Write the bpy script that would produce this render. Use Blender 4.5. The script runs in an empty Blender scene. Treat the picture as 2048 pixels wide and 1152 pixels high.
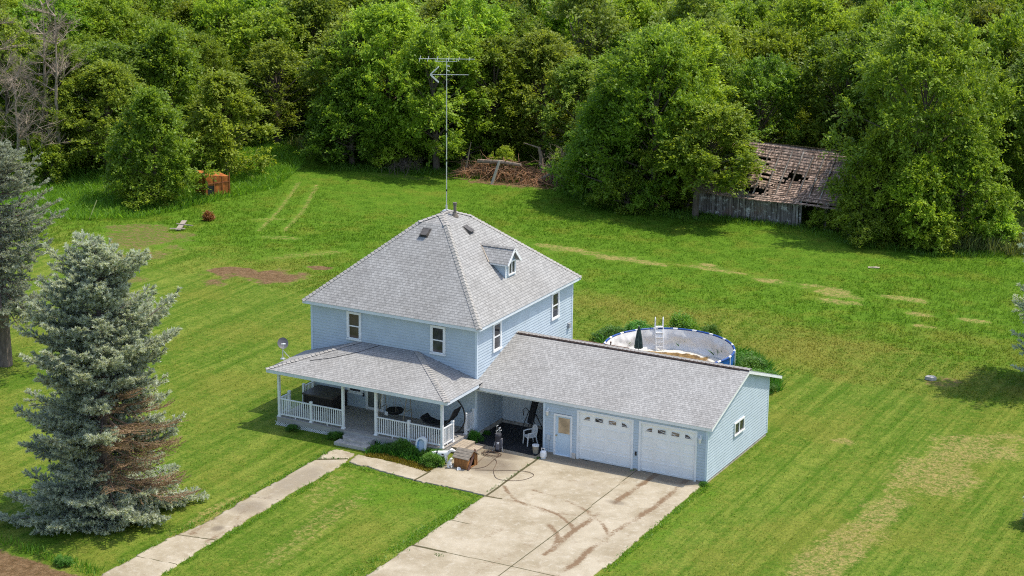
import bpy, bmesh, math, random
import numpy as np
from mathutils import Vector, Matrix

S = bpy.context.scene
COL = S.collection
# ---------------------------------------------------------------- camera
cam_d = bpy.data.cameras.new('camera'); cam = bpy.data.objects.new('camera', cam_d); COL.objects.link(cam)
S.camera = cam
CAM_P = Vector((43.366, -78.405, 32.393)); YAW, PITCH, ROLL, FPX = 0.487, -0.272, 0.010, 3995.5
fw = Vector((-math.sin(YAW)*math.cos(PITCH), math.cos(YAW)*math.cos(PITCH), math.sin(PITCH)))
rt = Vector((math.cos(YAW), math.sin(YAW), 0)); up = rt.cross(fw)
rt2 = rt*math.cos(ROLL) + up*math.sin(ROLL); up2 = up*math.cos(ROLL) - rt*math.sin(ROLL)
cam.matrix_world = Matrix(((rt2.x, up2.x, -fw.x, CAM_P.x), (rt2.y, up2.y, -fw.y, CAM_P.y), (rt2.z, up2.z, -fw.z, CAM_P.z), (0, 0, 0, 1)))
cam_d.sensor_fit = 'HORIZONTAL'; cam_d.sensor_width = 36.0; cam_d.lens = FPX*36.0/2048.0
cam_d.clip_start = 0.5; cam_d.clip_end = 5000
# ---------------------------------------------------------------- sky and sun
SUNV = Vector((0.37, 0.33, 1.0)).normalized()
w = bpy.data.worlds.new('World'); S.world = w; w.use_nodes = True
wn = w.node_tree.nodes; wl = w.node_tree.links
sky = wn.new('ShaderNodeTexSky'); sky.sky_type = 'NISHITA'; sky.sun_disc = False
sky.sun_elevation = math.asin(SUNV.z); sky.sun_rotation = math.atan2(SUNV.x, SUNV.y); sky.altitude = 250; sky.air_density = 1.0; sky.dust_density = 2.2; sky.ozone_density = 0.8
wl.new(sky.outputs[0], wn['Background'].inputs[0]); wn['Background'].inputs[1].default_value = 0.15
sl = bpy.data.lights.new('sun', 'SUN'); sl.energy = 2.6; sl.angle = math.radians(0.53); sl.color = (1.0, 0.93, 0.79)
so = bpy.data.objects.new('sun', sl); COL.objects.link(so); so.rotation_euler = SUNV.to_track_quat('Z', 'Y').to_euler(); so.location = (20, 20, 60)
S.view_settings.view_transform = 'Standard'; S.view_settings.look = 'None'; S.view_settings.exposure = 0.78; S.view_settings.gamma = 1.0
S.render.engine = 'CYCLES'; S.cycles.use_denoising = False; S.cycles.filter_width = 1.1; S.cycles.sample_clamp_indirect = 6.0
S.cycles.max_bounces = 8; S.cycles.diffuse_bounces = 6; S.cycles.glossy_bounces = 2; S.cycles.transmission_bounces = 6; S.cycles.transparent_max_bounces = 4

# ---------------------------------------------------------------- helpers
def col4(c): return (c[0], c[1], c[2], 1.0)
class NT:
    """small node-graph helper"""
    def __init__(s, name):
        s.m = bpy.data.materials.new(name); s.m.use_nodes = True
        s.n = s.m.node_tree.nodes; s.l = s.m.node_tree.links
        s.b = s.n['Principled BSDF']; s.out = s.n['Material Output']
    def new(s, t, **kw):
        n = s.n.new(t)
        for k, v in kw.items(): setattr(n, k, v)
        return n
    def put(s, sock, v):
        if hasattr(v, 'is_output'): s.l.new(v, sock)
        elif isinstance(v, (tuple, list)) and len(v) == 3 and sock.type == 'RGBA': sock.default_value = col4(v)
        else: sock.default_value = v
    def mix(s, f, a, b, mode='MIX'):
        n = s.new('ShaderNodeMix', data_type='RGBA', blend_type=mode); n.clamp_factor = True
        s.put(n.inputs[0], f); s.put(n.inputs[6], a); s.put(n.inputs[7], b); return n.outputs[2]
    def math(s, op, a, b=0.0, clamp=False):
        n = s.new('ShaderNodeMath', operation=op, use_clamp=clamp); s.put(n.inputs[0], a); s.put(n.inputs[1], b); return n.outputs[0]
    def noise(s, vec, scale, detail=3.0, rough=0.55, dist=0.0):
        n = s.new('ShaderNodeTexNoise'); s.put(n.inputs['Vector'], vec)
        n.inputs['Scale'].default_value = scale; n.inputs['Detail'].default_value = detail; n.inputs['Roughness'].default_value = rough; n.inputs['Distortion'].default_value = dist
        return n.outputs['Fac']
    def ramp(s, f, a, b):
        n = s.new('ShaderNodeMapRange'); n.interpolation_type = 'SMOOTHSTEP'; s.put(n.inputs[0], f); n.inputs[1].default_value = a; n.inputs[2].default_value = b; return n.outputs[0]
    def coord(s, kind='Object'): return s.new('ShaderNodeTexCoord').outputs[kind]
    def pos(s): return s.new('ShaderNodeNewGeometry').outputs['Position']
    def mapping(s, vec, rot=(0, 0, 0), scale=(1, 1, 1)):
        n = s.new('ShaderNodeMapping'); s.put(n.inputs[0], vec); n.inputs['Rotation'].default_value = rot; n.inputs['Scale'].default_value = scale; return n.outputs[0]
    def attr(s, name, out='Fac'): return s.new('ShaderNodeAttribute', attribute_name=name).outputs[out]
    def sep(s, v):
        n = s.new('ShaderNodeSeparateColor'); s.put(n.inputs[0], v); return n.outputs
    def bump(s, h, strength=0.3, dist=0.05):
        n = s.new('ShaderNodeBump'); n.inputs['Strength'].default_value = strength; n.inputs['Distance'].default_value = dist; s.put(n.inputs['Height'], h)
        s.l.new(n.outputs[0], s.b.inputs['Normal'])
    def fin(s, color, rough=0.7, spec=0.3, metal=0.0):
        s.put(s.b.inputs['Base Color'], color); s.put(s.b.inputs['Roughness'], rough)
        s.b.inputs['Specular IOR Level'].default_value = spec; s.b.inputs['Metallic'].default_value = metal
        return s.m
def simple(name, c, rough=0.6, var=0.12, scale=4.0, bump=0.0, spec=0.3, metal=0.0, stretch=(1, 1, 1), dirt=None, damt=0.0):
    t = NT(name); v = t.mapping(t.coord(), scale=stretch)
    f = t.noise(v, scale, 4.0)
    c0 = tuple(x*(1-var) for x in c); c1 = tuple(min(1, x*(1+var)) for x in c)
    k = t.mix(t.ramp(f, 0.3, 0.7), c0, c1)
    if dirt: k = t.mix(t.math('MULTIPLY', t.ramp(t.noise(v, scale*0.6, 5.0, 0.7), 0.5, 0.75), damt), k, dirt)
    if bump: t.bump(t.noise(v, scale*8, 3.0), bump, 0.01)
    return t.fin(k, rough, spec, metal)

class MB:
    def __init__(s): s.v = []; s.f = []; s.uv = []
    def face(s, pts, uv=None):
        i = len(s.v); s.v += [tuple(p) for p in pts]; s.f.append(tuple(range(i, i+len(pts)))); s.uv.append(uv)
    def box(s, x0, y0, z0, x1, y1, z1):
        i = len(s.v); s.v += [(x, y, z) for z in (z0, z1) for y in (y0, y1) for x in (x0, x1)]
        for q in ((0, 2, 3, 1), (4, 5, 7, 6), (0, 1, 5, 4), (2, 6, 7, 3), (0, 4, 6, 2), (1, 3, 7, 5)):
            s.f.append(tuple(i+k for k in q)); s.uv.append(None)
    def obox(s, a, b, wx, wz, upv=(0, 0, 1)):
        """bar from a to b with section wx by wz"""
        a = Vector(a); b = Vector(b); d = (b-a).normalized(); u = Vector(upv)
        if abs(d.dot(u)) > 0.98: u = Vector((1, 0, 0))
        r = d.cross(u).normalized()*wx/2; u2 = r.cross(d).normalized()*wz/2
        i = len(s.v)
        for p in (a, b):
            for q in (-r-u2, r-u2, r+u2, -r+u2): s.v.append(tuple(p+q))
        for q in ((3, 2, 1, 0), (4, 5, 6, 7), (0, 1, 5, 4), (1, 2, 6, 5), (2, 3, 7, 6), (3, 0, 4, 7)):
            s.f.append(tuple(i+k for k in q)); s.uv.append(None)
    def tube(s, pts, rad, n=8, cap=True):
        pts = [Vector(p) for p in pts]
        if not hasattr(rad, '__len__'): rad = [rad]*len(pts)
        i0 = len(s.v); prev = None
        for k, p in enumerate(pts):
            d = (pts[min(k+1, len(pts)-1)] - pts[max(k-1, 0)])
            d = d.normalized() if d.length > 1e-9 else Vector((0, 0, 1))
            if prev is None:
                a = d.cross(Vector((0, 0, 1)) if abs(d.z) < 0.9 else Vector((1, 0, 0))).normalized()
            else:
                a = (prev - d*prev.dot(d)); a = a.normalized() if a.length > 1e-6 else d.orthogonal().normalized()
            prev = a; b = d.cross(a)
            for j in range(n):
                t = 2*math.pi*j/n; s.v.append(tuple(p + (a*math.cos(t)+b*math.sin(t))*rad[k]))
        for k in range(len(pts)-1):
            for j in range(n):
                j2 = (j+1) % n; s.f.append((i0+k*n+j, i0+k*n+j2, i0+(k+1)*n+j2, i0+(k+1)*n+j)); s.uv.append(None)
        if cap:
            s.f.append(tuple(i0+j for j in reversed(range(n)))); s.uv.append(None)
            e = i0+(len(pts)-1)*n; s.f.append(tuple(e+j for j in range(n))); s.uv.append(None)
    def lathe(s, prof, c=(0, 0, 0), n=24):
        i0 = len(s.v)
        for r, z in prof:
            for j in range(n):
                t = 2*math.pi*j/n; s.v.append((c[0]+r*math.cos(t), c[1]+r*math.sin(t), c[2]+z))
        for k in range(len(prof)-1):
            for j in range(n):
                j2 = (j+1) % n; s.f.append((i0+k*n+j, i0+k*n+j2, i0+(k+1)*n+j2, i0+(k+1)*n+j)); s.uv.append(None)
    def prism(s, poly, z0, z1):
        """extrude an xy polygon (ccw)"""
        n = len(poly); i = len(s.v)
        s.v += [(x, y, z0) for x, y in poly] + [(x, y, z1) for x, y in poly]
        s.f.append(tuple(i+j for j in reversed(range(n)))); s.uv.append(None)
        s.f.append(tuple(i+n+j for j in range(n))); s.uv.append(None)
        for j in range(n):
            k = (j+1) % n; s.f.append((i+j, i+k, i+n+k, i+n+j)); s.uv.append(None)
    def build(s, name, mat, parent=None, smooth=False, loc=(0, 0, 0)):
        me = bpy.data.meshes.new(name); me.from_pydata(s.v, [], s.f)
        if any(u is not None for u in s.uv):
            L = me.uv_layers.new(name='UVMap'); k = 0
            for f, u in zip(s.f, s.uv):
                for j in range(len(f)):
                    if u is not None: L.data[k].uv = u[j]
                    k += 1
        me.materials.append(mat)
        if smooth: me.polygons.foreach_set('use_smooth', [True]*len(me.polygons))
        me.update()
        o = bpy.data.objects.new(name, me); COL.objects.link(o); o.location = loc
        if parent: o.parent = parent
        return o
def np_mesh(name, V, F, mat, attrs=None, smooth=False):
    me = bpy.data.meshes.new(name); n = len(V); m, k = F.shape
    me.vertices.add(n); me.vertices.foreach_set('co', np.ascontiguousarray(V, dtype=np.float32).ravel())
    me.loops.add(m*k); me.loops.foreach_set('vertex_index', np.ascontiguousarray(F, dtype=np.int32).ravel())
    me.polygons.add(m); me.polygons.foreach_set('loop_start', np.arange(0, m*k, k, dtype=np.int32))
    for a, arr in (attrs or {}).items():
        if arr.ndim == 1: at = me.attributes.new(a, 'FLOAT', 'POINT'); at.data.foreach_set('value', arr.astype(np.float32))
        else: at = me.attributes.new(a, 'FLOAT_COLOR', 'POINT'); at.data.foreach_set('color', arr.astype(np.float32).ravel())
    if mat: me.materials.append(mat)
    me.update(calc_edges=True)
    if smooth: me.polygons.foreach_set('use_smooth', [True]*m)
    return me
def link(name, me, parent=None, loc=(0, 0, 0)):
    o = bpy.data.objects.new(name, me); COL.objects.link(o); o.location = loc
    if parent: o.parent = parent
    return o
def tag(o, label=None, cat=None, group=None, kind=None):
    if label: o['label'] = label
    if cat: o['category'] = cat
    if group: o['group'] = group
    if kind: o['kind'] = kind
    return o
def thing(name, label, cat, loc=(0, 0, 0), rz=0.0, group=None):
    o = bpy.data.objects.new(name, None); COL.objects.link(o); o.location = loc; o.rotation_euler = (0, 0, rz); o.empty_display_size = 0.3
    return tag(o, label, cat, group)
def copy_tree(o, parent=None):
    c = o.copy(); COL.objects.link(c)
    if parent: c.parent = parent
    for ch in list(o.children): copy_tree(ch, c)
    return c

# ---------------------------------------------------------------- terrain (a single sheet to the horizon)
def vnoise(x, y, seed=0):
    xi = np.floor(x).astype(np.int64); yi = np.floor(y).astype(np.int64); fx = x-xi; fy = y-yi
    fx = fx*fx*(3-2*fx); fy = fy*fy*(3-2*fy)
    def h(a, b):
        n = (a*374761393 + b*668265263 + seed*982451653) & 0x7fffffff
        n = ((n ^ (n >> 13))*1274126177) & 0x7fffffff
        return ((n ^ (n >> 16)) & 0xffff)/65535.0
    return (h(xi, yi)*(1-fx)+h(xi+1, yi)*fx)*(1-fy) + (h(xi, yi+1)*(1-fx)+h(xi+1, yi+1)*fx)*fy
def fbm(x, y, seed=0, o=4):
    r = 0; a = 0.5; t = 0
    for k in range(o): r = r + a*vnoise(x*2**k, y*2**k, seed+k); t += a; a *= 0.5
    return r/t
def segdist(X, Y, pts):
    d = np.full(X.shape, 1e9)
    for (ax, ay), (bx, by) in zip(pts[:-1], pts[1:]):
        vx, vy = bx-ax, by-ay; L = vx*vx+vy*vy
        t = np.clip(((X-ax)*vx+(Y-ay)*vy)/L, 0, 1)
        d = np.minimum(d, np.hypot(X-ax-t*vx, Y-ay-t*vy))
    return d
def in_poly(X, Y, P):
    r = np.zeros(X.shape, bool); n = len(P)
    for i in range(n):
        x0, y0 = P[i]; x1, y1 = P[(i+1) % n]
        if y0 == y1: continue
        r ^= ((y0 > Y) != (y1 > Y)) & (X < (x1-x0)*(Y-y0)/(y1-y0)+x0)
    return r
FOREST = [(-75, 26), (-60, 34), (-52, 38), (-49.5, 53), (-46.5, 57), (-41, 52), (-38.9, 49), (-31, 51.5), (-22, 54), (-16, 48), (-7, 50), (-5, 54), (0, 53), (2, 49), (10, 48), (16, 56), (40, 70), (40, 140), (-140, 140), (-140, 26)]
def make_ground():
    c = lambda a, b, s: np.arange(a, b+1e-6, s)
    xs = np.concatenate([[-2500, -1200, -600, -300, -180, -130, -100, -85], c(-75, 33, 0.22), [36, 42, 55, 80, 150, 300, 700, 2500]])
    ys = np.concatenate([[-2500, -1200, -500, -250, -120, -70, -45, -34], c(-28, 62, 0.22), [66, 75, 90, 120, 180, 300, 700, 2500]])
    X, Y = np.meshgrid(xs, ys)
    far = np.clip((np.hypot(X+10, Y-15)-90)/60, 0, 1)
    Z = (fbm(X*0.07, Y*0.07, 5)-0.5)*0.25*np.clip((np.hypot(X, Y)-22)/20, 0, 1)*(1-far) - 0.02
    n1 = fbm(X*0.35, Y*0.35, 11); n2 = fbm(X*1.1, Y*1.1, 21)
    ell = lambda cx, cy, a, b, r=0.0: np.hypot(((X-cx)*math.cos(r)+(Y-cy)*math.sin(r))/a, (-(X-cx)*math.sin(r)+(Y-cy)*math.cos(r))/b)
    blob = lambda e, s=0.35: np.clip(1.0-(e-0.75+(n1-0.5)*1.3+(n2-0.5)*0.9)/s, 0, 1)
    dirt = np.zeros(X.shape); straw = np.zeros(X.shape)
    for a in ((-25.4, 18.7, 3.0, 2.0, 0.5), (-27.6, 19.2, 1.9, 1.0, 0.2), (-23.4, 22.5, .9, .5, .4)): dirt = np.maximum(dirt, blob(ell(*a)))
    for a in ((-37.6, 22.2, 4.6, 2.8, 0.5), (-35.4, 18.4, 3.0, 1.3, 0.9), (-39.8, 25.0, 2.8, 1.5, 0.4), (-33.2, 12.3, 3.4, 1.6, 1.1)): dirt = np.maximum(dirt, 0.60*blob(ell(*a)))
    dirt = np.maximum(dirt, 0.55*blob(ell(16.9, 19.5, 0.9, 0.75)))
    dirt = np.maximum(dirt, np.clip((-21.15-0.09*(X+10.5)-Y+(n2-0.5)*0.7)/0.35, 0, 1)*(X < -5.25)*(Y > -40))                     # bare soil at the corner
    dirt = np.maximum(dirt, np.clip(1.2-segdist(X, Y, [(11.95, -0.25), (11.95, 7.3)])/0.22, 0, 1)*0.4)
    dirt = np.maximum(dirt, 0.8*blob(ell(-24.8, 49.4, 3.8, 1.2, 0.1)))
    dirt = np.maximum(dirt, 0.45*blob(ell(-32, 47.6, 3.0, 0.8, 0.1)))
    band = np.clip(1.25-np.abs(Y-34.2+0.8*np.sin(X*0.4))/1.1, 0, 1)*((X > -16) & (X < 9))*np.clip(1.5-np.abs(X+6)/12, 0, 1)
    straw = np.maximum(straw, np.clip((band*1.2-0.25)*(n1*2.4-0.85)*2.0*(n2*1.3+0.1), 0, 1))
    for a in ((-12.5, 34.4, 2.6, 0.55, 0.0), (-8.2, 33.8, 3.2, 0.5, -0.05), (-2.2, 34.3, 2.4, 0.35, 0.0), (6.6, 33.0, 1.7, 0.9, -0.2), (6.9, 31.4, 1.5, 0.6, 0.0), (9.8, 34.0, 1.5, 0.45, 0), (15.3, 31.5, 1.0, 0.5, 0), (4.5, 33.9, 0.9, 0.5, 0), (13, 29, 1.0, 0.4, 0), (12.2, 31.2, 0.9, 0.4, 0)):
        straw = np.maximum(straw, blob(ell(*a), 0.6)*0.85)
    for a in ((20.9, 10.2, 2.0, 2.6, 0.1), (20.4, 6.2, 1.8, 2.6, 0.0), (19.8, 0.5, 1.1, 5.0, 0.0), (19.4, -6.5, 1.1, 5.0, 0.0), (15.5, 8.2, 0.5, 0.35, 0)): straw = np.maximum(straw, 0.80*blob(ell(*a), 0.9))
    for a in ((-0.5, -13.0, 0.7, 5.5, 0.1), (-2.6, -9.0, 0.8, 2.0, 0.3), (-30.5, 27.5, 1.6, 0.5, 0.3), (-33.7, 31.5, 1.0, 0.3, .5), (-26.2, 24.6, 2.2, 0.5, 0.9)): straw = np.maximum(straw, 0.62*blob(ell(*a), 0.9))
    for tr in ([(-32.43, 28.48), (-34.57, 33.94), (-36.4, 38.0), (-38.29, 41.97)], [(-30.99, 29.32), (-32.8, 34.11), (-34.8, 38.2), (-36.71, 41.92)]):
        straw = np.maximum(straw, 0.78*np.clip(1.4-segdist(X, Y, tr)/0.26, 0, 1))
    straw = np.maximum(straw, 0.75*blob(ell(-5.2, -14.2, 0.5, 3.2, 0.0), 0.8))               # beside the path
    # lushness: vivid green far field, olive mown lawn near the house
    lush = np.clip((Y-25.5+0.10*(X+20)+(n1-0.5)*5.0)/3.5, 0, 1)
    lush = np.where(X < -18, np.clip((Y-18-0.05*(X+40)+(n1-0.5)*6)/8.0, 0, 1), lush)
    lush = np.maximum(lush, 0.75*blob(ell(1.6, -8.2, 4.0, 1.4, 0.0), 1.0))
    lush = np.maximum(lush, 0.6*np.clip(1.2-segdist(X, Y, [(12.6, -1), (12.6, -14)])/0.9, 0, 1))
    olive = blob(ell(6, 22.5, 12, 3.2, -0.12), 0.9)*0.8 + blob(ell(17, 26, 6, 2.2, -0.2), 1.0)*0.5
    olive = np.maximum(olive, 0.6*blob(ell(-1.5, 22.5, 4.5, 1.5, 0.05), 0.8))
    inf = in_poly(X, Y, FOREST).astype(float)
    A = np.stack([dirt, straw, lush, np.clip(olive, 0, 1)], -1).reshape(-1, 4)
    V = np.stack([X, Y, Z], -1).reshape(-1, 3)
    ny, nx = X.shape; I = np.arange(ny*nx).reshape(ny, nx)
    F = np.stack([I[:-1, :-1], I[:-1, 1:], I[1:, 1:], I[1:, :-1]], -1).reshape(-1, 4)
    GP['xs'], GP['ys'], GP['A'] = xs, ys, A.reshape(ny, nx, 4)
    o = link('ground', np_mesh('ground', V, F, lawn_mat('lawn_ground'), {'patch': A}, smooth=True))
    return tag(o, kind='structure')
GP = {}
def lawn_mat(name, trans=0.0):
    t = NT(name); P = t.pos()
    m = t.attr('patch', 'Color'); al = t.new('ShaderNodeAttribute', attribute_name='patch').outputs['Alpha']
    R, G, B = t.sep(m)[:3]
    big = t.noise(P, 0.16, 3.0); mid = t.noise(P, 1.1, 5.0, 0.65); med = t.noise(P, 3.1, 5.0, 0.75); fine = t.noise(P, 8.0, 5.0, 0.8); grain = t.noise(P, 22.0, 3.0, 0.8)
    sA = t.noise(t.mapping(P, rot=(0, 0, math.radians(8)), scale=(2.1, 0.06, 1)), 1.0, 4.0, 0.65, 0.6)    # mowing lines
    sB = t.noise(t.mapping(P, rot=(0, 0, math.radians(2)), scale=(1.3, 0.055, 1)), 1.0, 4.0, 0.65, 0.7)
    xyz = t.new('ShaderNodeSeparateXYZ'); t.l.new(P, xyz.inputs[0])
    right = t.ramp(xyz.outputs[0], -6.0, 2.0)
    st = t.ramp(t.math('ADD', t.mix(right, sB, sA), t.math('MULTIPLY', t.math('SUBTRACT', med, 0.5), 0.60)), 0.34, 0.66)
    olive_c = t.mix(st, (0.080, 0.152, 0.011), (0.190, 0.240, 0.036))
    olive_c = t.mix(t.math('MULTIPLY', t.ramp(mid, 0.42, 0.66), 0.65), olive_c, (0.075, 0.155, 0.010))
    olive_c = t.mix(t.math('MULTIPLY', t.ramp(t.math('ADD', big, t.math('MULTIPLY', t.math('SUBTRACT', med, 0.5), 0.5)), 0.44, 0.66), 0.38), olive_c, (0.215, 0.200, 0.034))
    lush_c = t.mix(t.ramp(mid, 0.3, 0.7), (0.074, 0.160, 0.010), (0.118, 0.222, 0.017))
    lush_c = t.mix(t.math('MULTIPLY', t.ramp(t.math('ADD', t.noise(P, 0.45, 3.0), t.math('MULTIPLY', t.math('SUBTRACT', med, 0.5), 0.5)), 0.46, 0.72), 0.65), lush_c, (0.165, 0.205, 0.024))
    c = t.mix(t.ramp(t.math('ADD', B, t.math('MULTIPLY', t.math('SUBTRACT', mid, 0.5), 1.1)), 0.15, 0.85), olive_c, lush_c)
    c = t.mix(t.math('MULTIPLY', t.math('MULTIPLY', al, 0.7), t.ramp(t.math('ADD', big, t.math('MULTIPLY', med, 0.6)), 0.55, 0.95)), c, (0.215, 0.195, 0.040))
    sm = t.ramp(t.math('ADD', t.math('MULTIPLY', G, 0.78), t.math('ADD', t.math('MULTIPLY', t.math('SUBTRACT', med, 0.5), 1.5), t.math('MULTIPLY', t.math('SUBTRACT', fine, 0.5), 0.9))), 0.34, 0.95)
    c = t.mix(t.math('MULTIPLY', sm, 0.85), c, t.mix(fine, (0.24, 0.19, 0.065), (0.46, 0.34, 0.15)))
    dm = t.ramp(t.math('ADD', t.math('MULTIPLY', R, 0.95), t.math('ADD', t.math('MULTIPLY', t.math('SUBTRACT', med, 0.5), 1.3), t.math('MULTIPLY', t.math('SUBTRACT', fine, 0.5), 0.8))), 0.32, 0.85)
    c = t.mix(dm, c, t.mix(t.ramp(med, 0.3, 0.7), (0.115, 0.066, 0.030), (0.235, 0.155, 0.085)))
    g = t.math('ADD', t.math('MULTIPLY', fine, 0.55), t.math('MULTIPLY', grain, 0.5))
    c = t.mix(1.0, c, t.mix(t.ramp(g, 0.36, 0.70), (0.60, 0.64, 0.6), (1.32, 1.28, 1.25)), 'MULTIPLY')
    t.bump(t.math('ADD', g, t.math('MULTIPLY', med, 0.6)), 0.8, 0.12)
    m_ = t.fin(c, 0.9, 0.08)
    if trans:
        tr = t.new('ShaderNodeBsdfTranslucent'); t.put(tr.inputs[0], t.mix(1.0, c, (1.5, 1.5, 1.1), 'MULTIPLY'))
        mx = t.new('ShaderNodeMixShader'); mx.inputs[0].default_value = trans; t.l.new(t.b.outputs[0], mx.inputs[1]); t.l.new(tr.outputs[0], mx.inputs[2]); t.l.new(mx.outputs[0], t.out.inputs[0])
        for n_ in [n_ for n_ in t.n if n_.type == 'BUMP']: t.n.remove(n_)
    return m_
make_ground()
# ---------------------------------------------------------------- concrete drive and path
def concrete_mat():
    t = NT('old_concrete'); P = t.pos()
    n1 = t.noise(P, 0.55, 5.0, 0.65); n2 = t.noise(P, 3.2, 5.0, 0.7); n3 = t.noise(P, 28.0, 3.0, 0.7)
    c = t.mix(t.ramp(n1, 0.3, 0.7), (0.30, 0.25, 0.168), (0.43, 0.375, 0.28))
    c = t.mix(t.math('MULTIPLY', t.ramp(n2, 0.5, 0.72), 0.6), c, (0.50, 0.455, 0.37))
    c = t.mix(t.math('MULTIPLY', t.ramp(t.noise(P, 1.3, 6.0, 0.7), 0.56, 0.74), 0.6), c, (0.22, 0.16, 0.10))
    R, G, B = t.sep(t.attr('wear', 'Color'))[:3]
    c = t.mix(t.ramp(t.math('ADD', R, t.math('MULTIPLY', t.math('SUBTRACT', t.noise(P, 9.0, 5.0, 0.8), 0.5), 2.0)), 0.30, 0.95), c, (0.19, 0.125, 0.072))
    c = t.mix(t.ramp(t.math('ADD', G, t.math('MULTIPLY', t.math('SUBTRACT', n3, 0.5), 0.5)), 0.3, 0.6), c, (0.085, 0.075, 0.035))
    c = t.mix(t.math('MULTIPLY', t.ramp(t.math('ADD', B, t.math('SUBTRACT', n1, 0.5)), 0.2, 0.9), 0.75), c, (0.14, 0.11, 0.08))
    c = t.mix(1.0, c, t.mix(n3, (0.8, 0.8, 0.8), (1.15, 1.15, 1.15)), 'MULTIPLY')
    t.bump(t.math('ADD', n3, n2), 0.25, 0.02)
    return t.fin(c, 0.85, 0.2)
MCON = concrete_mat()
def smooth_xy(P, n=6):
    P = [P[0]]+P+[P[-1]]; o = []
    for i in range(1, len(P)-2):
        for k in range(n):
            t = k/n; o.append(tuple(.5*(2*P[i][c]+(P[i+1][c]-P[i-1][c])*t+(2*P[i-1][c]-5*P[i][c]+4*P[i+1][c]-P[i+2][c])*t*t+(3*P[i][c]-P[i-1][c]-3*P[i+1][c]+P[i+2][c])*t**3) for c in (0, 1)))
    return o+[P[-2]]
def slab(name, poly, z, step, joints, tracks, stains, edge_rough=0.13, seed=3):
    """thin slab of concrete: a fine grid clipped to the outline, with a skirt down into the ground"""
    P = np.array(poly); x0, y0 = P.min(0); x1, y1 = P.max(0)
    xs = np.arange(x0-step, x1+2*step, step); ys = np.arange(y0-step, y1+2*step, step)
    X, Y = np.meshgrid(xs, ys)
    jx = X+(fbm(X*1.7, Y*1.7, seed)-0.5)*edge_rough*2; jy = Y+(fbm(X*1.7, Y*1.7, seed+9)-0.5)*edge_rough*2
    ins = in_poly(jx, jy, poly)
    cell = ins[:-1, :-1] & ins[:-1, 1:] & ins[1:, 1:] & ins[1:, :-1]
    n2 = fbm(X*0.8, Y*0.8, seed+3); wob = (fbm(X*1.3, Y*1.3, seed+5)-0.5)*0.12
    R = np.zeros(X.shape); G = np.zeros(X.shape); B = np.zeros(X.shape)
    for pts, wd, s in tracks: R = np.maximum(R, s*np.clip(1.3-segdist(X+wob, Y+wob, pts)/wd, 0, 1)*np.clip(n2*2.2-0.25, 0.2, 1))
    for pts, wd, s in joints: G = np.maximum(G, s*np.clip(1.6-segdist(X+wob*0.35, Y+wob*0.35, pts)/wd, 0, 1))
    for cx, cy, a, b, s in stains: B = np.maximum(B, s*np.clip(1.5-np.hypot((X-cx)/a, (Y-cy)/b), 0, 1))
    ny, nx = X.shape; I = np.arange(ny*nx).reshape(ny, nx)
    F = np.stack([I[:-1, :-1], I[:-1, 1:], I[1:, 1:], I[1:, :-1]], -1)[cell]
    Z = z + (fbm(X*0.4, Y*0.4, seed+7)-0.5)*0.015
    V = np.stack([X, Y, Z], -1).reshape(-1, 3); A = np.stack([R, G, B, np.ones_like(R)], -1).reshape(-1, 4)
    e = {}
    for a, b, c_, d in F:
        for p, q in ((a, b), (b, c_), (c_, d), (d, a)):
            if (q, p) in e: del e[(q, p)]
            else: e[(p, q)] = 1
    bd = list(e); n = len(V); mp = {}; ex = []; ea = []; fx = []
    for p, q in bd:
        for k in (p, q):
            if k not in mp: mp[k] = n+len(ex); ex.append((V[k][0], V[k][1], -0.12)); ea.append((0, 0, 0.6, 1))
        fx.append((q, p, mp[p], mp[q]))
    V = np.vstack([V, ex]); A = np.vstack([A, ea]); F = np.vstack([F, fx])
    used, inv = np.unique(F, return_inverse=True)
    o = link(name, np_mesh(name, V[used], inv.reshape(F.shape), MCON, {'wear': A[used]}))
    return tag(o, kind='structure')
DRIVE = [(4.06, -17.5), (4.0, -6.45), (3.9, -6.35), (0.2, -6.3), (-3.55, -5.75), (-3.72, -4.75), (-2.8, -4.72), (0.3, -5.0), (0.6, -3.6), (0.3, -2.4), (0.3, -0.15), (11.75, -0.15), (11.85, -3.0), (11.95, -8.0), (12.05, -17.5)]
arc = lambda cx, cy, r, a0, a1, n=14: [(cx+r*math.cos(math.radians(a0+(a1-a0)*k/n)), cy+r*math.sin(math.radians(a0+(a1-a0)*k/n))) for k in range(n+1)]
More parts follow.
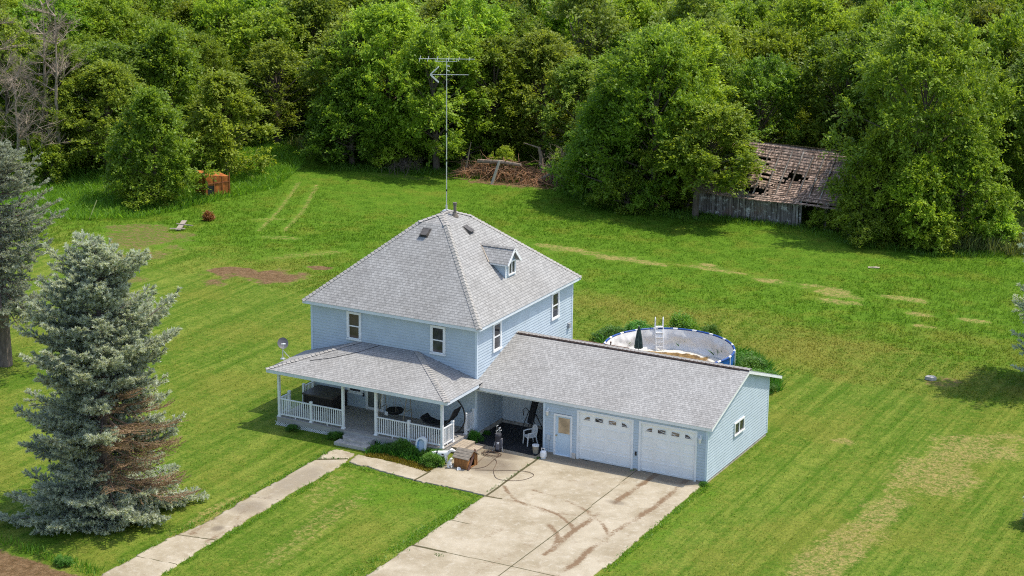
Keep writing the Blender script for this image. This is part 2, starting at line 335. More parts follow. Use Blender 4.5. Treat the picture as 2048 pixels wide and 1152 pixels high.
slab('driveway', DRIVE, 0.035, 0.06,
     joints=[([(4.07, -6.43), (3.88, -0.9)], 0.05, 1.0), ([(8.5, -0.2), (8.64, -6.95), (8.65, -17)], 0.028, 0.75), ([(4.0, -6.47), (4.8, -6.4)], 0.05, 0.9), ([(4.8, -6.4), (12, -6.0)], 0.018, 0.45), ([(4, -12.71), (5.6, -12.69)], 0.06, 1.0), ([(5.6, -12.69), (12, -12.6)], 0.03, 0.8),
             ([(3.9, -9.57), (5.0, -9.58)], 0.03, 0.8), ([(5.0, -9.58), (9, -9.4)], 0.016, 0.4), ([(7.9, -3.5), (11.6, -3.4)], 0.016, 0.5), ([(0.35, -6.3), (0.4, -5.0)], 0.05, 0.9)],
     tracks=[([(9.5, -.3), (9.44, -1.48), (9.35, -3.97), (9.27, -6.34), (9.16, -8.38), (9.29, -10.44)], 0.22, 1.0), ([(11.0, -.3), (11.0, -1.14), (11.08, -3.25), (10.91, -5.92), (10.68, -7.77), (10.67, -9.43), (10.75, -11.22), (10.4, -14)], 0.22, 1.0),
             (smooth_xy([(5.54, -4.79), (7.01, -5.03), (8.51, -5.75), (9.67, -6.61), (10.61, -7.81), (10.9, -8.6)]), 0.15, 0.95), (smooth_xy([(4.19, -5.01), (5.41, -6.2), (6.59, -6.45), (7.98, -6.94), (8.95, -7.77), (9.26, -8.57)]), 0.15, 0.85),
             (smooth_xy([(7.99, -8.06), (8.76, -8.85), (9.16, -9.82), (9.27, -10.92)]), 0.17, 0.9), ([(6.63, -8.33), (6.3, -10.48), (6.02, -12.29)], 0.2, 0.45), (smooth_xy([(4.07, -6.43), (5.59, -6.36), (7.14, -6.78), (8.66, -6.43)]), 0.13, 0.6), ([(10.7, -11.2), (10.0, -17)], 0.35, 0.5), ([(8.2, -9.5), (7.6, -15)], 0.3, 0.42)],
     stains=[(7, -0.5, 4.5, 0.8, 0.75), (2.3, -3.0, 1.6, 1.2, 0.75), (10.4, -0.6, 1.2, 0.5, 0.9), (7.6, -3.0, 1.2, 0.8, 0.35), (9.4, -4.3, 0.5, 0.3, 0.6), (2.0, -1.6, 1.3, 0.6, 0.8)])
PATH = [(-5.15, -24.0), (-5.15, -17.0), (-4.75, -14.6), (-5.0, -11.5), (-4.95, -8.0), (-5.0, -4.7), (-3.78, -4.6), (-3.62, -5.8), (-3.55, -8.0), (-3.45, -14.0), (-3.3, -16.5), (-3.1, -19.5), (-3.0, -24.0)]
slab('path', PATH, 0.03, 0.07,
     joints=[([(-5.1, -6.4), (-3.6, -5.4)], 0.07, 1.0), ([(-5.2, -16.6), (-3.2, -16.2)], 0.04, 0.8), ([(-5.2, -19.2), (-3, -19)], 0.03, 0.7), ([(-5, -11.6), (-3.4, -11.2)], 0.02, 0.6)],
     tracks=[([(-3.4, -12.5), (-3.5, -16.5)], 0.25, 0.6), ([(-4.8, -14.2), (-4.6, -16.2)], 0.25, 0.75), ([(-4.2, -12.5), (-3.9, -14)], 0.2, 0.5)],
     stains=[(-4.2, -9, 1.0, 3.0, 0.55), (-4.2, -12.6, 0.9, 1.0, 0.6), (-4.0, -15.2, .3, .4, 0.8)], edge_rough=0.14, seed=31)

# ---------------------------------------------------------------- building materials
MSID = simple('blue_vinyl_siding', (0.44, 0.515, 0.585), 0.45, 0.05, 1.5, 0, 0.35, dirt=(0.42, 0.47, 0.51), damt=0.35)
MWHT = simple('white_trim', (0.78, 0.79, 0.80), 0.4, 0.04, 3.0, 0, 0.35, dirt=(0.58, 0.57, 0.53), damt=0.3)
MTRM = simple('pale_blue_trim', (0.56, 0.65, 0.73), 0.4, 0.04, 3.0)
MFAS = simple('painted_fascia', (0.66, 0.71, 0.76), 0.4, 0.05, 2.0)
MSOF = simple('soffit', (0.62, 0.65, 0.67), 0.6, 0.05, 2.0)
MFND = simple('foundation_concrete', (0.42, 0.37, 0.31), 0.85, 0.2, 3.0, 0.3, dirt=(0.25, 0.22, 0.17), damt=0.5)
MDOOR = simple('white_garage_door', (0.84, 0.84, 0.83), 0.4, 0.03, 1.5, 0, 0.35, dirt=(0.66, 0.63, 0.58), damt=0.25)
MENT = simple('pale_blue_door', (0.55, 0.66, 0.76), 0.4, 0.04, 2.0)
MDARK = simple('dark_plastic', (0.022, 0.022, 0.024), 0.5, 0.25, 3.0)
MVENT = simple('dark_roof_metal', (0.085, 0.078, 0.072), 0.5, 0.2, 6.0)
MDECK = simple('grey_deck_boards', (0.34, 0.315, 0.29), 0.75, 0.15, 1.5, 0.1, stretch=(0.6, 6, 1), dirt=(0.22, 0.2, 0.18), damt=0.4)
MDSK = simple('grey_skirt_boards', (0.36, 0.345, 0.33), 0.75, 0.15, 2.0, 0.1, stretch=(1, 1, 6))
MSTN = simple('step_concrete', (0.43, 0.41, 0.38), 0.85, 0.2, 3.0, 0.3, dirt=(0.26, 0.24, 0.2), damt=0.5)
MWOOD = simple('weathered_wood', (0.40, 0.335, 0.26), 0.8, 0.2, 2.0, 0.2, stretch=(1, 8, 1), dirt=(0.22, 0.18, 0.14), damt=0.5)
MCEIL = simple('breezeway_panel', (0.60, 0.64, 0.66), 0.7, 0.06, 2.0)
def glass_mat(name, c, blinds=None):
    t = NT(name); P = t.coord()
    k = t.mix(t.ramp(t.noise(P, 1.6, 2.0), 0.35, 0.7), c, tuple(x*2.2+0.006 for x in c))
    if blinds:
        wv = t.new('ShaderNodeTexWave', wave_type='BANDS', bands_direction='Z'); t.l.new(P, wv.inputs[0]); wv.inputs['Scale'].default_value = 7.0; wv.inputs['Distortion'].default_value = 0.3
        k = t.mix(t.math('MULTIPLY', wv.outputs[1], 0.6), k, blinds)
    return t.fin(k, 0.06, 0.6)
MGLS = glass_mat('dark_window_glass', (0.030, 0.030, 0.034))
MGLB = glass_mat('blind_window_glass', (0.045, 0.034, 0.030), (0.085, 0.058, 0.05))
MGLG = glass_mat('garage_window_glass', (0.10, 0.075, 0.055))
MGLT = glass_mat('tan_shade_glass', (0.33, 0.24, 0.145))
def shingle_mat():
    t = NT('grey_shingles'); uv = t.new('ShaderNodeTexCoord').outputs['UV']
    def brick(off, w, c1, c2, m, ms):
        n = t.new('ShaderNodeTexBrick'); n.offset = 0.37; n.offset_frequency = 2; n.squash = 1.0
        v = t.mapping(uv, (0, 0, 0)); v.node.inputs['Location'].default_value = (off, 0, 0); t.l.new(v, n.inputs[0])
        n.inputs['Color1'].default_value = col4(c1); n.inputs['Color2'].default_value = col4(c2); n.inputs['Mortar'].default_value = col4(m)  # mortar colour paints in the course shadow line along with the shingle gaps
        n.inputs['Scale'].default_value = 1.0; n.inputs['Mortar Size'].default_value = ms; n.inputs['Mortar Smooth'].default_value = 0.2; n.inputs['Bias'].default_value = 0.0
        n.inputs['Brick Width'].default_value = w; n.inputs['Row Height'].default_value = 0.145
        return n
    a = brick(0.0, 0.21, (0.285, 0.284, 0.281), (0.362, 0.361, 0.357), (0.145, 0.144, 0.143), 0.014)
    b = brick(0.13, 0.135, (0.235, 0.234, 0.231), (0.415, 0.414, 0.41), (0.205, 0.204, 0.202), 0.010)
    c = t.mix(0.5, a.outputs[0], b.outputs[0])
    f = t.noise(uv, 28.0, 3.0, 0.7); g = t.noise(uv, 0.5, 4.0, 0.6)
    c = t.mix(1.0, c, t.mix(f, (0.72, 0.72, 0.72), (1.28, 1.27, 1.25)), 'MULTIPLY')
    c = t.mix(1.0, c, t.mix(t.ramp(g, 0.3, 0.7), (0.92, 0.91, 0.90), (1.06, 1.06, 1.06)), 'MULTIPLY')
    sx = t.new('ShaderNodeSeparateXYZ'); t.l.new(uv, sx.inputs[0])
    ph = t.math('FRACT', t.math('DIVIDE', sx.outputs[1], 0.145))
    t.bump(t.math('ADD', t.math('MULTIPLY', t.math('SUBTRACT', 1.0, ph), 1.0), t.math('MULTIPLY', f, 0.25)), 0.6, 0.03)
    return t.fin(c, 0.9, 0.12)
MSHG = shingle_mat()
MCAP = simple('cap_shingles', (0.335, 0.32, 0.30), 0.9, 0.22, 9.0, 0.1, dirt=(0.22, 0.20, 0.185), damt=0.5)

def siding(mb, p0, p1, z0, z1, span=None, holes=(), base=0.0, crs=0.14, lip=0.024):
    """lapped courses from p0 to p1; the outward side is on the right hand walking p0 -> p1"""
    p0 = Vector((p0[0], p0[1], 0)); p1 = Vector((p1[0], p1[1], 0)); L = (p1-p0).length; d = (p1-p0)/L; n = Vector((d.y, -d.x, 0))
    k = math.floor((z0-base)/crs); z = base+k*crs
    while z < z1-1e-4:
        a = max(z, z0); b = min(z+crs, z1)
        if b-a > 0.004:
            sa = span(a) if span else (0, L); sb = span(b) if span else (0, L)
            if sa[1]-sa[0] > 0.01:
                segs = [(sa[0], sa[1], sb[0], sb[1])]
                for hx0, hx1, hz0, hz1 in holes:
                    if hz0 < (a+b)/2 < hz1:
                        ns = []
                        for s0, s1, t0, t1 in segs:
                            if hx1 <= s0 or hx0 >= s1: ns.append((s0, s1, t0, t1)); continue
                            if hx0 > s0: ns.append((s0, hx0, t0, hx0))
                            if hx1 < s1: ns.append((hx1, s1, hx1, t1))
                        segs = ns
                for s0, s1, t0, t1 in segs:
                    q = lambda s, zz, o: p0+d*s+n*o+Vector((0, 0, zz))
                    mb.face([q(s0, a, lip), q(s1, a, lip), q(t1, b, 0.002), q(t0, b, 0.002)])
                    mb.face([q(s0, a, 0), q(s1, a, 0), q(s1, a, lip), q(s0, a, lip)])
        z += crs
def roof_poly(mb, pts, eave_a, eave_b):
    a = Vector(eave_a); b = Vector(eave_b); u = (b-a).normalized(); P = [Vector(p) for p in pts]
    n = (P[1]-P[0]).cross(P[2]-P[0]).normalized()
    v = n.cross(u); v = v if v.z > 0 else -v
    mb.face(pts, [((p-a).dot(u)+37.0, (p-a).dot(v)+0.0) for p in P])
def caps(mb, pts, n1, n2, wd=0.15, step=0.20):
    """folded cap shingles along a hip or ridge; n1, n2 point down the two sides"""
    n1 = Vector(n1).normalized(); n2 = Vector(n2).normalized()
    for a, b in zip(pts[:-1], pts[1:]):
        a = Vector(a); b = Vector(b); L = (b-a).length; d = (b-a)/L; k = max(1, int(L/step)); s = L/k
        for i in range(k):
            p = a+d*(i*s); q = a+d*((i+1.08)*s); lo = Vector((0, 0, 0.048+0.008*random.random())); hi = Vector((0, 0, 0.016))
            for nn in (n1, n2):
                e = nn*wd; f = [p+lo, p+e+lo*0.75, q+e+hi*0.75, q+hi]
                mb.face(f if nn is n1 else f[::-1])
            mb.face([p+lo, p+n1*wd+lo*0.75, p+n1*wd, p]); mb.face([p+lo, p, p+n2*wd, p+n2*wd+lo*0.75])

# ---------------------------------------------------------------- the farmhouse
random.seed(4)
HOUSE = thing('farmhouse', 'pale blue two storey farmhouse with grey hip roof, white railed porch and attached double garage', 'house')
W, D, HE, OV = 9.243, 10.099, 5.524, 0.339
BI, BH, RH = 4.16, 9.10, 9.434
GF, GX, GR, GD = -0.255, 11.9, 4.006, 7.208
BX, BY = 3.738, 2.6                      # breezeway right side and back
GS = 0.34                                # garage roof slope
GE_Y, GE_Z, GP_Z = -0.375, 2.692, 4.182
GRX = 12.15; GB_Y = 8.40
def window(pos, axis, wd, z0, z1, pane=MGLS, parent=HOUSE, fr=0.11, sash='double', name='window', shade=None):
    """pos: the left bottom corner seen from outside; axis 'x' faces -y, axis 'y' faces +x"""
    def T(s, o, z): return (pos[0]+s, pos[1]-o, z) if axis == 'x' else (pos[0]+o, pos[1]+s, z)
    def bx(mb, s0, s1, o0, o1, a, b):
        p = T(s0, o0, a); q = T(s1, o1, b)
        mb.box(min(p[0], q[0]), min(p[1], q[1]), a, max(p[0], q[0]), max(p[1], q[1]), b)
    m = MB(); bx(m, 0, fr, 0, .06, z0+fr, z1-fr); bx(m, wd-fr, wd, 0, .06, z0+fr, z1-fr); bx(m, 0, wd, 0, .063, z1-fr, z1); bx(m, -.02, wd+.02, 0, .085, z0, z0+fr*0.8)
    o = m.build(name, MWHT, parent)
    g = MB(); bx(g, fr, wd-fr, .012, .022, z0+fr*0.8, z1-fr); g.build('pane', pane, o)
    s = MB(); t = 0.035; zm = (z0+z1)/2
    if sash == 'double':
        bx(s, fr, wd-fr, .02, .045, zm-.028, zm+.028)
        bx(s, fr, fr+t, .02, .040, z0+fr*0.8+t, zm-.028); bx(s, wd-fr-t, wd-fr, .02, .040, z0+fr*0.8+t, zm-.028); bx(s, fr, wd-fr, .02, .042, z0+fr*0.8, z0+fr*0.8+t)
        bx(s, fr, fr+t*0.7, .02, .034, zm+.028, z1-fr); bx(s, wd-fr-t*0.7, wd-fr, .02, .034, zm+.028, z1-fr)
    else:
        xm = wd/2; bx(s, xm-.03, xm+.03, .02, .05, z0+fr*0.8, z1-fr)
    s.build('sash', MWHT, o)
    return o
def build_house():
    # walls
    m = MB(); zt = 5.40
    siding(m, (-W, 0), (0, 0), 0.30, zt); siding(m, (0, 0), (0, D), 0.24, zt)
    siding(m, (0, D), (-W, D), 0.24, zt); siding(m, (-W, D), (-W, 0), 0.24, zt)
    wall = m.build('wall', MSID, HOUSE)
    m = MB(); m.box(-W+.01, .01, -0.2, -.01, D-.01, 0.3); m.box(-W+.02, .02, .3, -.02, D-.02, 5.38); m.build('foundation', MFND, HOUSE)
    for (x, y, sx, sy) in ((0, 0, 1, -1), (-W, 0, -1, -1), (0, D, 1, 1), (-W, D, -1, 1)):
        m = MB(); a = 0.035; b = 0.075
        z0 = 0.24
        m.box(min(x+sx*a, x-sx*b), min(y, y+sy*a), z0, max(x+sx*a, x-sx*b), max(y, y+sy*a), zt)
        m.box(min(x, x+sx*(a-.003)), min(y-sy*b, y), z0, max(x, x+sx*(a-.003)), max(y-sy*b, y), zt)
        m.build('corner_board', MTRM, HOUSE)
    # main roof: two pitches
    x0, x1, y0, y1 = -W-OV, OV, -OV, D+OV
    E = [(x0, y0, HE), (x1, y0, HE), (x1, y1, HE), (x0, y1, HE)]
    K = [(x0+BI, y0+BI, BH), (x1-BI, y0+BI, BH), (x1-BI, y1-BI, BH), (x0+BI, y1-BI, BH)]
    h = (x1-x0)/2; A = ((x0+x1)/2, y0+h, RH); B = ((x0+x1)/2, y1-h, RH)
    m = MB()
    for i, top in ((0, [A]), (1, [B, A]), (2, [B]), (3, [A, B])):
        j = (i+1) % 4
        roof_poly(m, [E[i], E[j], K[j], K[i]], E[i], E[j])
        roof_poly(m, [K[i], K[j]] + top, E[i], E[j])
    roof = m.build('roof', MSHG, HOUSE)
    m = MB()
    dn = {0: Vector((0, -1, -0.87)), 1: Vector((1, 0, -0.87)), 2: Vector((0, 1, -0.87)), 3: Vector((-1, 0, -0.87))}
    for i in range(4):
        top = A if i < 2 else B
        hipd = (Vector(K[i])-Vector(E[i])).normalized()
        a = dn[i]; b = dn[(i-1) % 4]
        a = (a-hipd*a.dot(hipd)); b = (b-hipd*b.dot(hipd))
        caps(m, [E[i], K[i]], a, b, 0.17)
        hipd = (Vector(top)-Vector(K[i])).normalized()
        a = Vector((dn[i].x, dn[i].y, -0.36)); b = Vector((dn[(i-1) % 4].x, dn[(i-1) % 4].y, -0.36))
        caps(m, [K[i], top], a-hipd*a.dot(hipd), b-hipd*b.dot(hipd), 0.17)
    caps(m, [A, B], (1, 0, -.36), (-1, 0, -.36), 0.17)
    m.build('hip_cap', MCAP, roof)
    m = MB(); z0 = HE-0.155; z1 = HE-0.008; t = .03
    m.box(x0+.02, y0+.02, z0, x1-.02, y0+.02+t, z1); m.box(x0+.02, y1-.02-t, z0, x1-.02, y1-.02, z1)
    m.box(x0+.02, y0+.02+t, z0, x0+.02+t, y1-.02-t, z1); m.box(x1-.02-t, y0+.02+t, z0, x1-.02, y1-.02-t, z1)
    m.build('fascia', MFAS, roof)
    m = MB(); m.face([(x0+.05, y0+.05, z0+.02), (x0+.05, y1-.05, z0+.02), (x1-.05, y1-.05, z0+.02), (x1-.05, y0+.05, z0+.02)]); m.build('soffit', MSOF, roof)
    # low dark vents
    sl = (BH-HE)/BI
    def vent(c, ax):
        d = Vector((1, 0, -sl)).normalized() if ax == 'x' else Vector((0, -1, -sl)).normalized()
        s = Vector((0, 1, 0)) if ax == 'x' else Vector((1, 0, 0)); n = Vector((sl, 0, 1)).normalized() if ax == 'x' else Vector((0, -sl, 1)).normalized()
        c = Vector(c); mb = MB()
        q = lambda a, b, h_: c+s*a+d*b+n*h_
        top = [q(-.17, -.23, .03), q(.17, -.23, .03), q(.19, .22, .16), q(-.19, .22, .16)]; bot = [q(-.17, -.23, 0), q(.17, -.23, 0), q(.19, .18, 0), q(-.19, .18, 0)]
        mb.face(top); mb.face(bot[::-1])
        for i in range(4): mb.face([bot[i], bot[(i+1) % 4], top[(i+1) % 4], top[i]])
        mb.face([q(-.25, -.3, .012), q(.25, -.3, .012), q(.25, .27, .012), q(-.25, .27, .012)])
        return mb.build('roof_vent', MVENT, roof)
    vent((-4.76, 3.36, HE+sl*(3.36+OV)), 'y'); vent((-3.32, 5.10, HE+sl*(OV+3.32)), 'x')
    m = MB(); m.tube([(-4.17, 5.25, 9.1), (-4.17, 5.25, 9.80)], 0.075, 12); m.tube([(-4.17, 5.25, 9.82), (-4.17, 5.25, 9.92)], 0.10, 12); m.lathe([(.2, 9.20), (.085, 9.42)], (-4.17, 5.25, 0), 12)
    m.build('vent_pipe', simple('rusty_pipe', (0.16, 0.135, 0.11), 0.6, 0.3, 14), roof)
    # dormer
    dx, dy0, dy1, dz, de, dp = -0.96, 4.58, 5.62, 6.60, 7.47, 7.97
    dm = (dy0+dy1)/2; rz = lambda x: HE+sl*(OV-x); xr = lambda z: OV-(z-HE)/sl
    m = MB()
    siding(m, (dx, dy0), (dx, dy1), dz, dp-.02, span=lambda z: (0, dy1-dy0) if z <= de else ((z-de)/(dp-de)*(dm-dy0), (dy1-dy0)-(z-de)/(dp-de)*(dm-dy0)), base=dz, crs=.1)
    for z in [dz+.1*k for k in range(9)]:
        zz = min(z+.1, de); z_ = z
        if zz <= z_: break
        for y, s in ((dy0, -1), (dy1, 1)):
            f = [(max(xr(z_), -3), y+s*.012, z_), (dx, y+s*.012, z_), (dx, y, zz), (xr(zz), y, zz)]
            m.face(f if s < 0 else f[::-1])
    dorm = m.build('dormer', MSID, HOUSE)
    m = MB(); o_ = .16; xe = dx+.24; th = .05; ry = (dp+.10-(de-.03))/(dm-dy0)
    ze = de+.10-ry*o_
    for s in (-1, 1):
        ye = dm+s*((dm-dy0)+o_)
        a = (xe, ye, ze); b = (xe, dm, dp+.10); c_ = (xr(dp+.10)-.05, dm, dp+.10); d_ = (xr(ze)-.05, ye, ze)
        if s < 0: roof_poly(m, [d_, a, b, c_], d_, a)
        else: roof_poly(m, [a, d_, c_, b], a, d_)
        lo = lambda p: (p[0], p[1], p[2]-th)
        f = [lo(p) for p in (a, b, c_, d_)]; m.face(f if s < 0 else f[::-1])
        m.face([a, d_, lo(d_), lo(a)])
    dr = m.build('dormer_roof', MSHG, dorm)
    m = MB()
    for s in (-1, 1):
        ye = dm+s*((dm-dy0)+o_)
        m.obox((xe+.012, ye, ze-.06), (xe+.012, dm, dp+.04), .026, .13, (0, 0, 1))
        m.obox((xe-.02, ye-s*.01, ze-.05), (xr(ze)+.1, ye-s*.01, ze-.05), .02, .08)
    for y in (dy0, dy1): m.box(dx+.002, y-.03, dz-.02, dx+.03, y+.03, de-.05)
    m.build('dormer_trim', MWHT, dorm)
    m = MB(); caps(m, [(xe, dm, dp+.10), (xr(dp+.1), dm, dp+.10)], (0, -1, -.8), (0, 1, -.8), .13); m.build('dormer_cap', MCAP, dorm)
    m = MB(); m.obox((xr(dp+.1)+.02, dm, dp+.09), (xr(ze)+.03, dm-(dm-dy0)-o_+.02, ze+.02), .10, .02, (sl, 0, 1)); m.build('dormer_flashing', MWOOD, dorm)
    window((dx+.014, 4.80), 'y', .72, 6.72, 7.42, MGLS, dorm, .07, 'twin', 'dormer_window')
    # upstairs windows
    for x in (-7.18, -2.49): window((x, -.013), 'x', .82, 3.82, 5.25, MGLB if x < -5 else MGLS)
    for y in (1.52, 7.68): window((.013, y), 'y', .84, 3.82, 5.25)
    window((-7.18, -.013), 'x', .88, 1.10, 2.35)
    # front door with storm glass
    m = MB(); x, wd = -6.14, 1.02
    m.box(x, -.07, .42, x+.13, 0, 2.52); m.box(x+wd-.13, -.07, .42, x+wd, 0, 2.52); m.box(x+.13, -.07, 2.40, x+wd-.13, 0, 2.52)
    fd = m.build('front_door', MWHT, HOUSE)
    m = MB(); m.box(x+.13, -.035, .55, x+wd-.13, -.015, 2.40); m.build('pane', glass_mat('storm_door_glass', (.12, .13, .12)), fd)
    m = MB(); m.box(x+.13, -.045, .42, x+wd-.13, -.012, .55); m.build('kick_plate', MWHT, fd)
    m = MB(); m.box(-6.33, -.06, 1.02, -6.24, 0, 1.20); m.build('mailbox', MDARK, HOUSE)
    # ---- porch
    PL, PR, PD, PZ = -9.166, -0.122, -3.03, 0.42
    m = MB(); k = 0
    yb = -3.16
    while yb < -.02:
        m.box(PL-.1, yb, PZ-.035, PR+.1, min(yb+.135, -.015), PZ-0.002*(k % 2)); yb += .14; k += 1
    deck = m.build('porch_deck', MDECK, HOUSE)
    m = MB()
    m.box(PL-.085, -3.145, .17, PR+.085, -3.11, PZ-.037); m.box(PL-.085, -3.108, .17, PL-.05, -.02, PZ-.037); m.box(PR+.05, -3.108, .0, PR+.085, -.02, PZ-.037)
    m.build('deck_skirt', MDSK, deck)
    m = MB()                                                   # lattice below the skirt
    def lattice(x0_, x1_, y):
        x = x0_-.2
        while x < x1_:
            for s in (1, -1):
                a = (x, -.02) if s > 0 else (x+.2, -.02); b = (x+.2, .18) if s > 0 else (x, .18)
                m.obox((a[0], y-.006*s, a[1]), (b[0], y-.006*s, b[1]), .028, .008, (0, 1, 0))
            x += .1
    lattice(PL, -5.7, -3.12); m.build('lattice', MWHT, deck)
    m = MB(); lattice(-3.45, PR, -3.12); m.build('lattice', MWHT, deck)
    m = MB(); m.box(PL-.04, -3.09, -.1, PR+.04, -3.06, .17); m.build('crawl_space_shade', MDARK, deck)  # near-black sheet behind the lattice, stands in for shade beneath the deck
    # posts
    for x in (PL, -5.522, -3.696, PR):
        m = MB(); y = PD; a = .058
        m.box(x-a, y-a, PZ, x+a, y+a, 2.66); m.box(x-a-.028, y-a-.028, PZ, x+a+.028, y+a+.028, PZ+.05); m.box(x-a-.014, y-a-.014, PZ+.05, x+a+.014, y+a+.014, PZ+.08); m.box(x-a-.02, y-a-.02, 2.58, x+a+.02, y+a+.02, 2.66)
        m.build('porch_post', MWHT, HOUSE)
    def newel(x, y):
        m = MB(); a = .055
        m.box(x-a, y-a, PZ, x+a, y+a, PZ+1.0); m.box(x-a-.028, y-a-.028, PZ, x+a+.028, y+a+.028, PZ+.05); m.box(x-a-.014, y-a-.014, PZ+1.0, x+a+.014, y+a+.014, PZ+1.03); m.box(x-a+.005, y-a+.005, PZ+1.03, x+a-.005, y+a-.005, PZ+1.055)
        m.build('newel_post', MWHT, HOUSE)
    def rail(a, b):
        m = MB(); A_ = Vector((a[0], a[1], 0)); B_ = Vector((b[0], b[1], 0)); L = (B_-A_).length; d = (B_-A_)/L
        A2 = A_+d*.058; B2 = B_-d*.058; L2 = (B2-A2).length
        z = Vector((0, 0, 1))
        m.obox(A2+z*(PZ+.91), B2+z*(PZ+.91), .075, .045); m.obox(A2+z*(PZ+.13), B2+z*(PZ+.13), .06, .055)
        n = int(round(L2/.118))
        for k in range(1, n):
            p = A2+d*(L2*k/n); m.box(p.x-.018, p.y-.018, PZ+.158, p.x+.018, p.y+.018, PZ+.888)
        p = A2+d*L2*.5; m.box(p.x-.02, p.y-.02, PZ, p.x+.02, p.y+.02, PZ+.10)
        m.build('railing', MWHT, HOUSE)
    xm1 = (PL-5.522)/2; xm2 = (-3.696+PR)/2
    for x, y in ((xm1, PD), (xm2, PD), (PL, -2.18), (PL, -.93), (PL, -.06), (PR, -2.05), (PR, -.80), (PR, -.06)): newel(x, y)
    for a, b in (((PL, PD), (xm1, PD)), ((xm1, PD), (-5.522, PD)), ((-3.696, PD), (xm2, PD)), ((xm2, PD), (PR, PD)), ((PL, PD), (PL, -2.18)), ((PL, -.93), (PL, -.06)), ((PR, PD), (PR, -2.05)), ((PR, -.80), (PR, -.06))): rail(a, b)
    # porch roof
    ez = 2.841; c0 = (-9.656, -3.415, ez); c1 = (.368, -3.415, ez); t0 = (-6.432, -.004, 3.812); t1 = (-3.24, -.004, 3.812)
    m = MB(); roof_poly(m, [c0, c1, t1, t0], c0, c1); roof_poly(m, [c1, (.368, .02, ez), t1], c1, (.368, .02, ez)); roof_poly(m, [(-9.656, -.004, ez), c0, t0], (-9.656, 0, ez), c0)
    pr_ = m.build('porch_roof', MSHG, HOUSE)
    f = Vector((0, -1, -.284)); l = Vector((-1, 0, -.30)); r = Vector((1, 0, -.27))
    for a, b, n in ((c0, t0, l), (c1, t1, r)):
        hd = (Vector(b)-Vector(a)).normalized(); m = MB(); caps(m, [a, b], f-hd*f.dot(hd), n-hd*n.dot(hd), .15); m.build('porch_hip_cap', MCAP, pr_)
    m = MB(); zz0 = ez-.17; zz1 = ez-.006
    m.box(-9.64, -3.40, zz0, .353, -3.37, zz1); m.box(-9.64, -3.37, zz0, -9.61, .0, zz1); m.box(.323, -3.37, zz0, .353, -.4, zz1); m.build('porch_fascia', MFAS, pr_)
    m = MB(); m.face([(-9.61, -3.37, zz0+.02), (-9.61, -.005, zz0+.02), (.323, -.005, zz0+.02), (.323, -3.37, zz0+.02)]); m.box(PL-.06, PD-.05, zz0-.02, PR+.06, PD+.05, zz0+.015); m.build('porch_ceiling', MSOF, pr_)
    # steps
    m = MB(); m.prism([(-5.30, -3.15), (-5.30, -3.45), (-5.02, -3.82), (-4.0, -3.82), (-3.72, -3.45), (-3.72, -3.15)], -.05, .26); m.build('front_step', MSTN, HOUSE)
    m = MB(); m.prism([(-5.36, -3.60), (-5.36, -4.12), (-3.62, -4.12), (-3.62, -3.60)], -.1, .13); m.build('front_step', MSTN, HOUSE)
    for xa, xb, z, y0_, y1_ in ((-.02, .60, .29, -2.32, -1.14), (.58, 1.06, .15, -2.16, -1.0)):
        m = MB(); n = 4
        for k in range(n):
            u = (xb-xa)/n; m.box(xa+k*u+.006, y0_, z-.035, xa+(k+1)*u-.006, y1_, z)
        m.box(xb-.05, y0_+.02, -.05, xb-.015, y1_-.02, z-.037); m.box(xa+.02, y0_+.03, -.05, xb-.055, y0_+.06, z-.037); m.box(xa+.02, y1_-.06, -.05, xb-.055, y1_-.03, z-.037)
        m.build('side_step', MWOOD, HOUSE)
    # ---- garage
    ENT = (4.253, 5.213, 2.054); D1 = (5.439, 8.296); D2 = (8.562, 11.419); DH = 2.421
    m = MB()
    hz = [(ENT[0]-BX, ENT[1]-BX, -1, ENT[2])]+[(a-BX, b-BX, -1, DH) for a, b in (D1, D2)]
    siding(m, (BX, GF), (GX, GF), .12, 2.60, holes=hz, base=.12)
    zf = 2.60; zr = GP_Z-GS*(GD-GR)-.06; apex = GP_Z-.05
    def gsp(z):
        a = 0 if z <= zf else (z-zf)/GS; b = (GD-GF) if z <= zr else (GD-GF)-(z-zr)/GS
        return (a, b) if b > a else ((a+b)/2, (a+b)/2)
    siding(m, (GX, GF), (GX, GD), .14, apex, span=gsp, base=.12)
    siding(m, (GX, GD), (0, GD), .12, zr+.03, base=.12)
    siding(m, (BX, BY), (BX, GF), .12, 2.60, base=.12)
    m.build('garage_wall', MSID, HOUSE)
    m = MB(); m.face([(0.01, BY, .05), (BX, BY, .05), (BX, BY, 2.6), (0.01, BY, 2.6)])
    m.build('breezeway_wall', MCEIL, HOUSE)
    m = MB(); m.box(BX+.03, GF+.14, -.2, D1[0], GD-.03, .11); m.box(D1[0], GF+.14, -.2, GX-.03, GD-.03, .02); m.box(BX+.01, GF+.01, -.2, ENT[0], GF+.139, .119); m.box(ENT[1], GF+.01, -.2, D1[0], GF+.139, .119); m.box(D1[1], GF+.01, -.2, D2[0], GF+.139, .119); m.box(D2[1], GF+.01, -.2, GX-.012, GF+.139, .119)
    m.box(GX-.03, GF+.01, -.25, GX-.011, GD-.012, .139); m.box(0.01, BY-.16, -.2, BX, BY-.005, .15); m.box(.005, .02, -.2, .09, BY-.17, .24)
    m.build('garage_foundation', MFND, HOUSE)
    for (x, y, sy) in ((GX, GF, -1), (GX, GD, 1)):
        m = MB(); z1_ = 2.585 if sy < 0 else zr; m.box(x-.07, min(y, y+sy*.035), .12, x+.035, max(y, y+sy*.035), z1_); m.box(x, min(y-sy*.07, y), .12, x+.032, max(y-sy*.07, y), z1_); m.build('corner_board', MTRM, HOUSE)
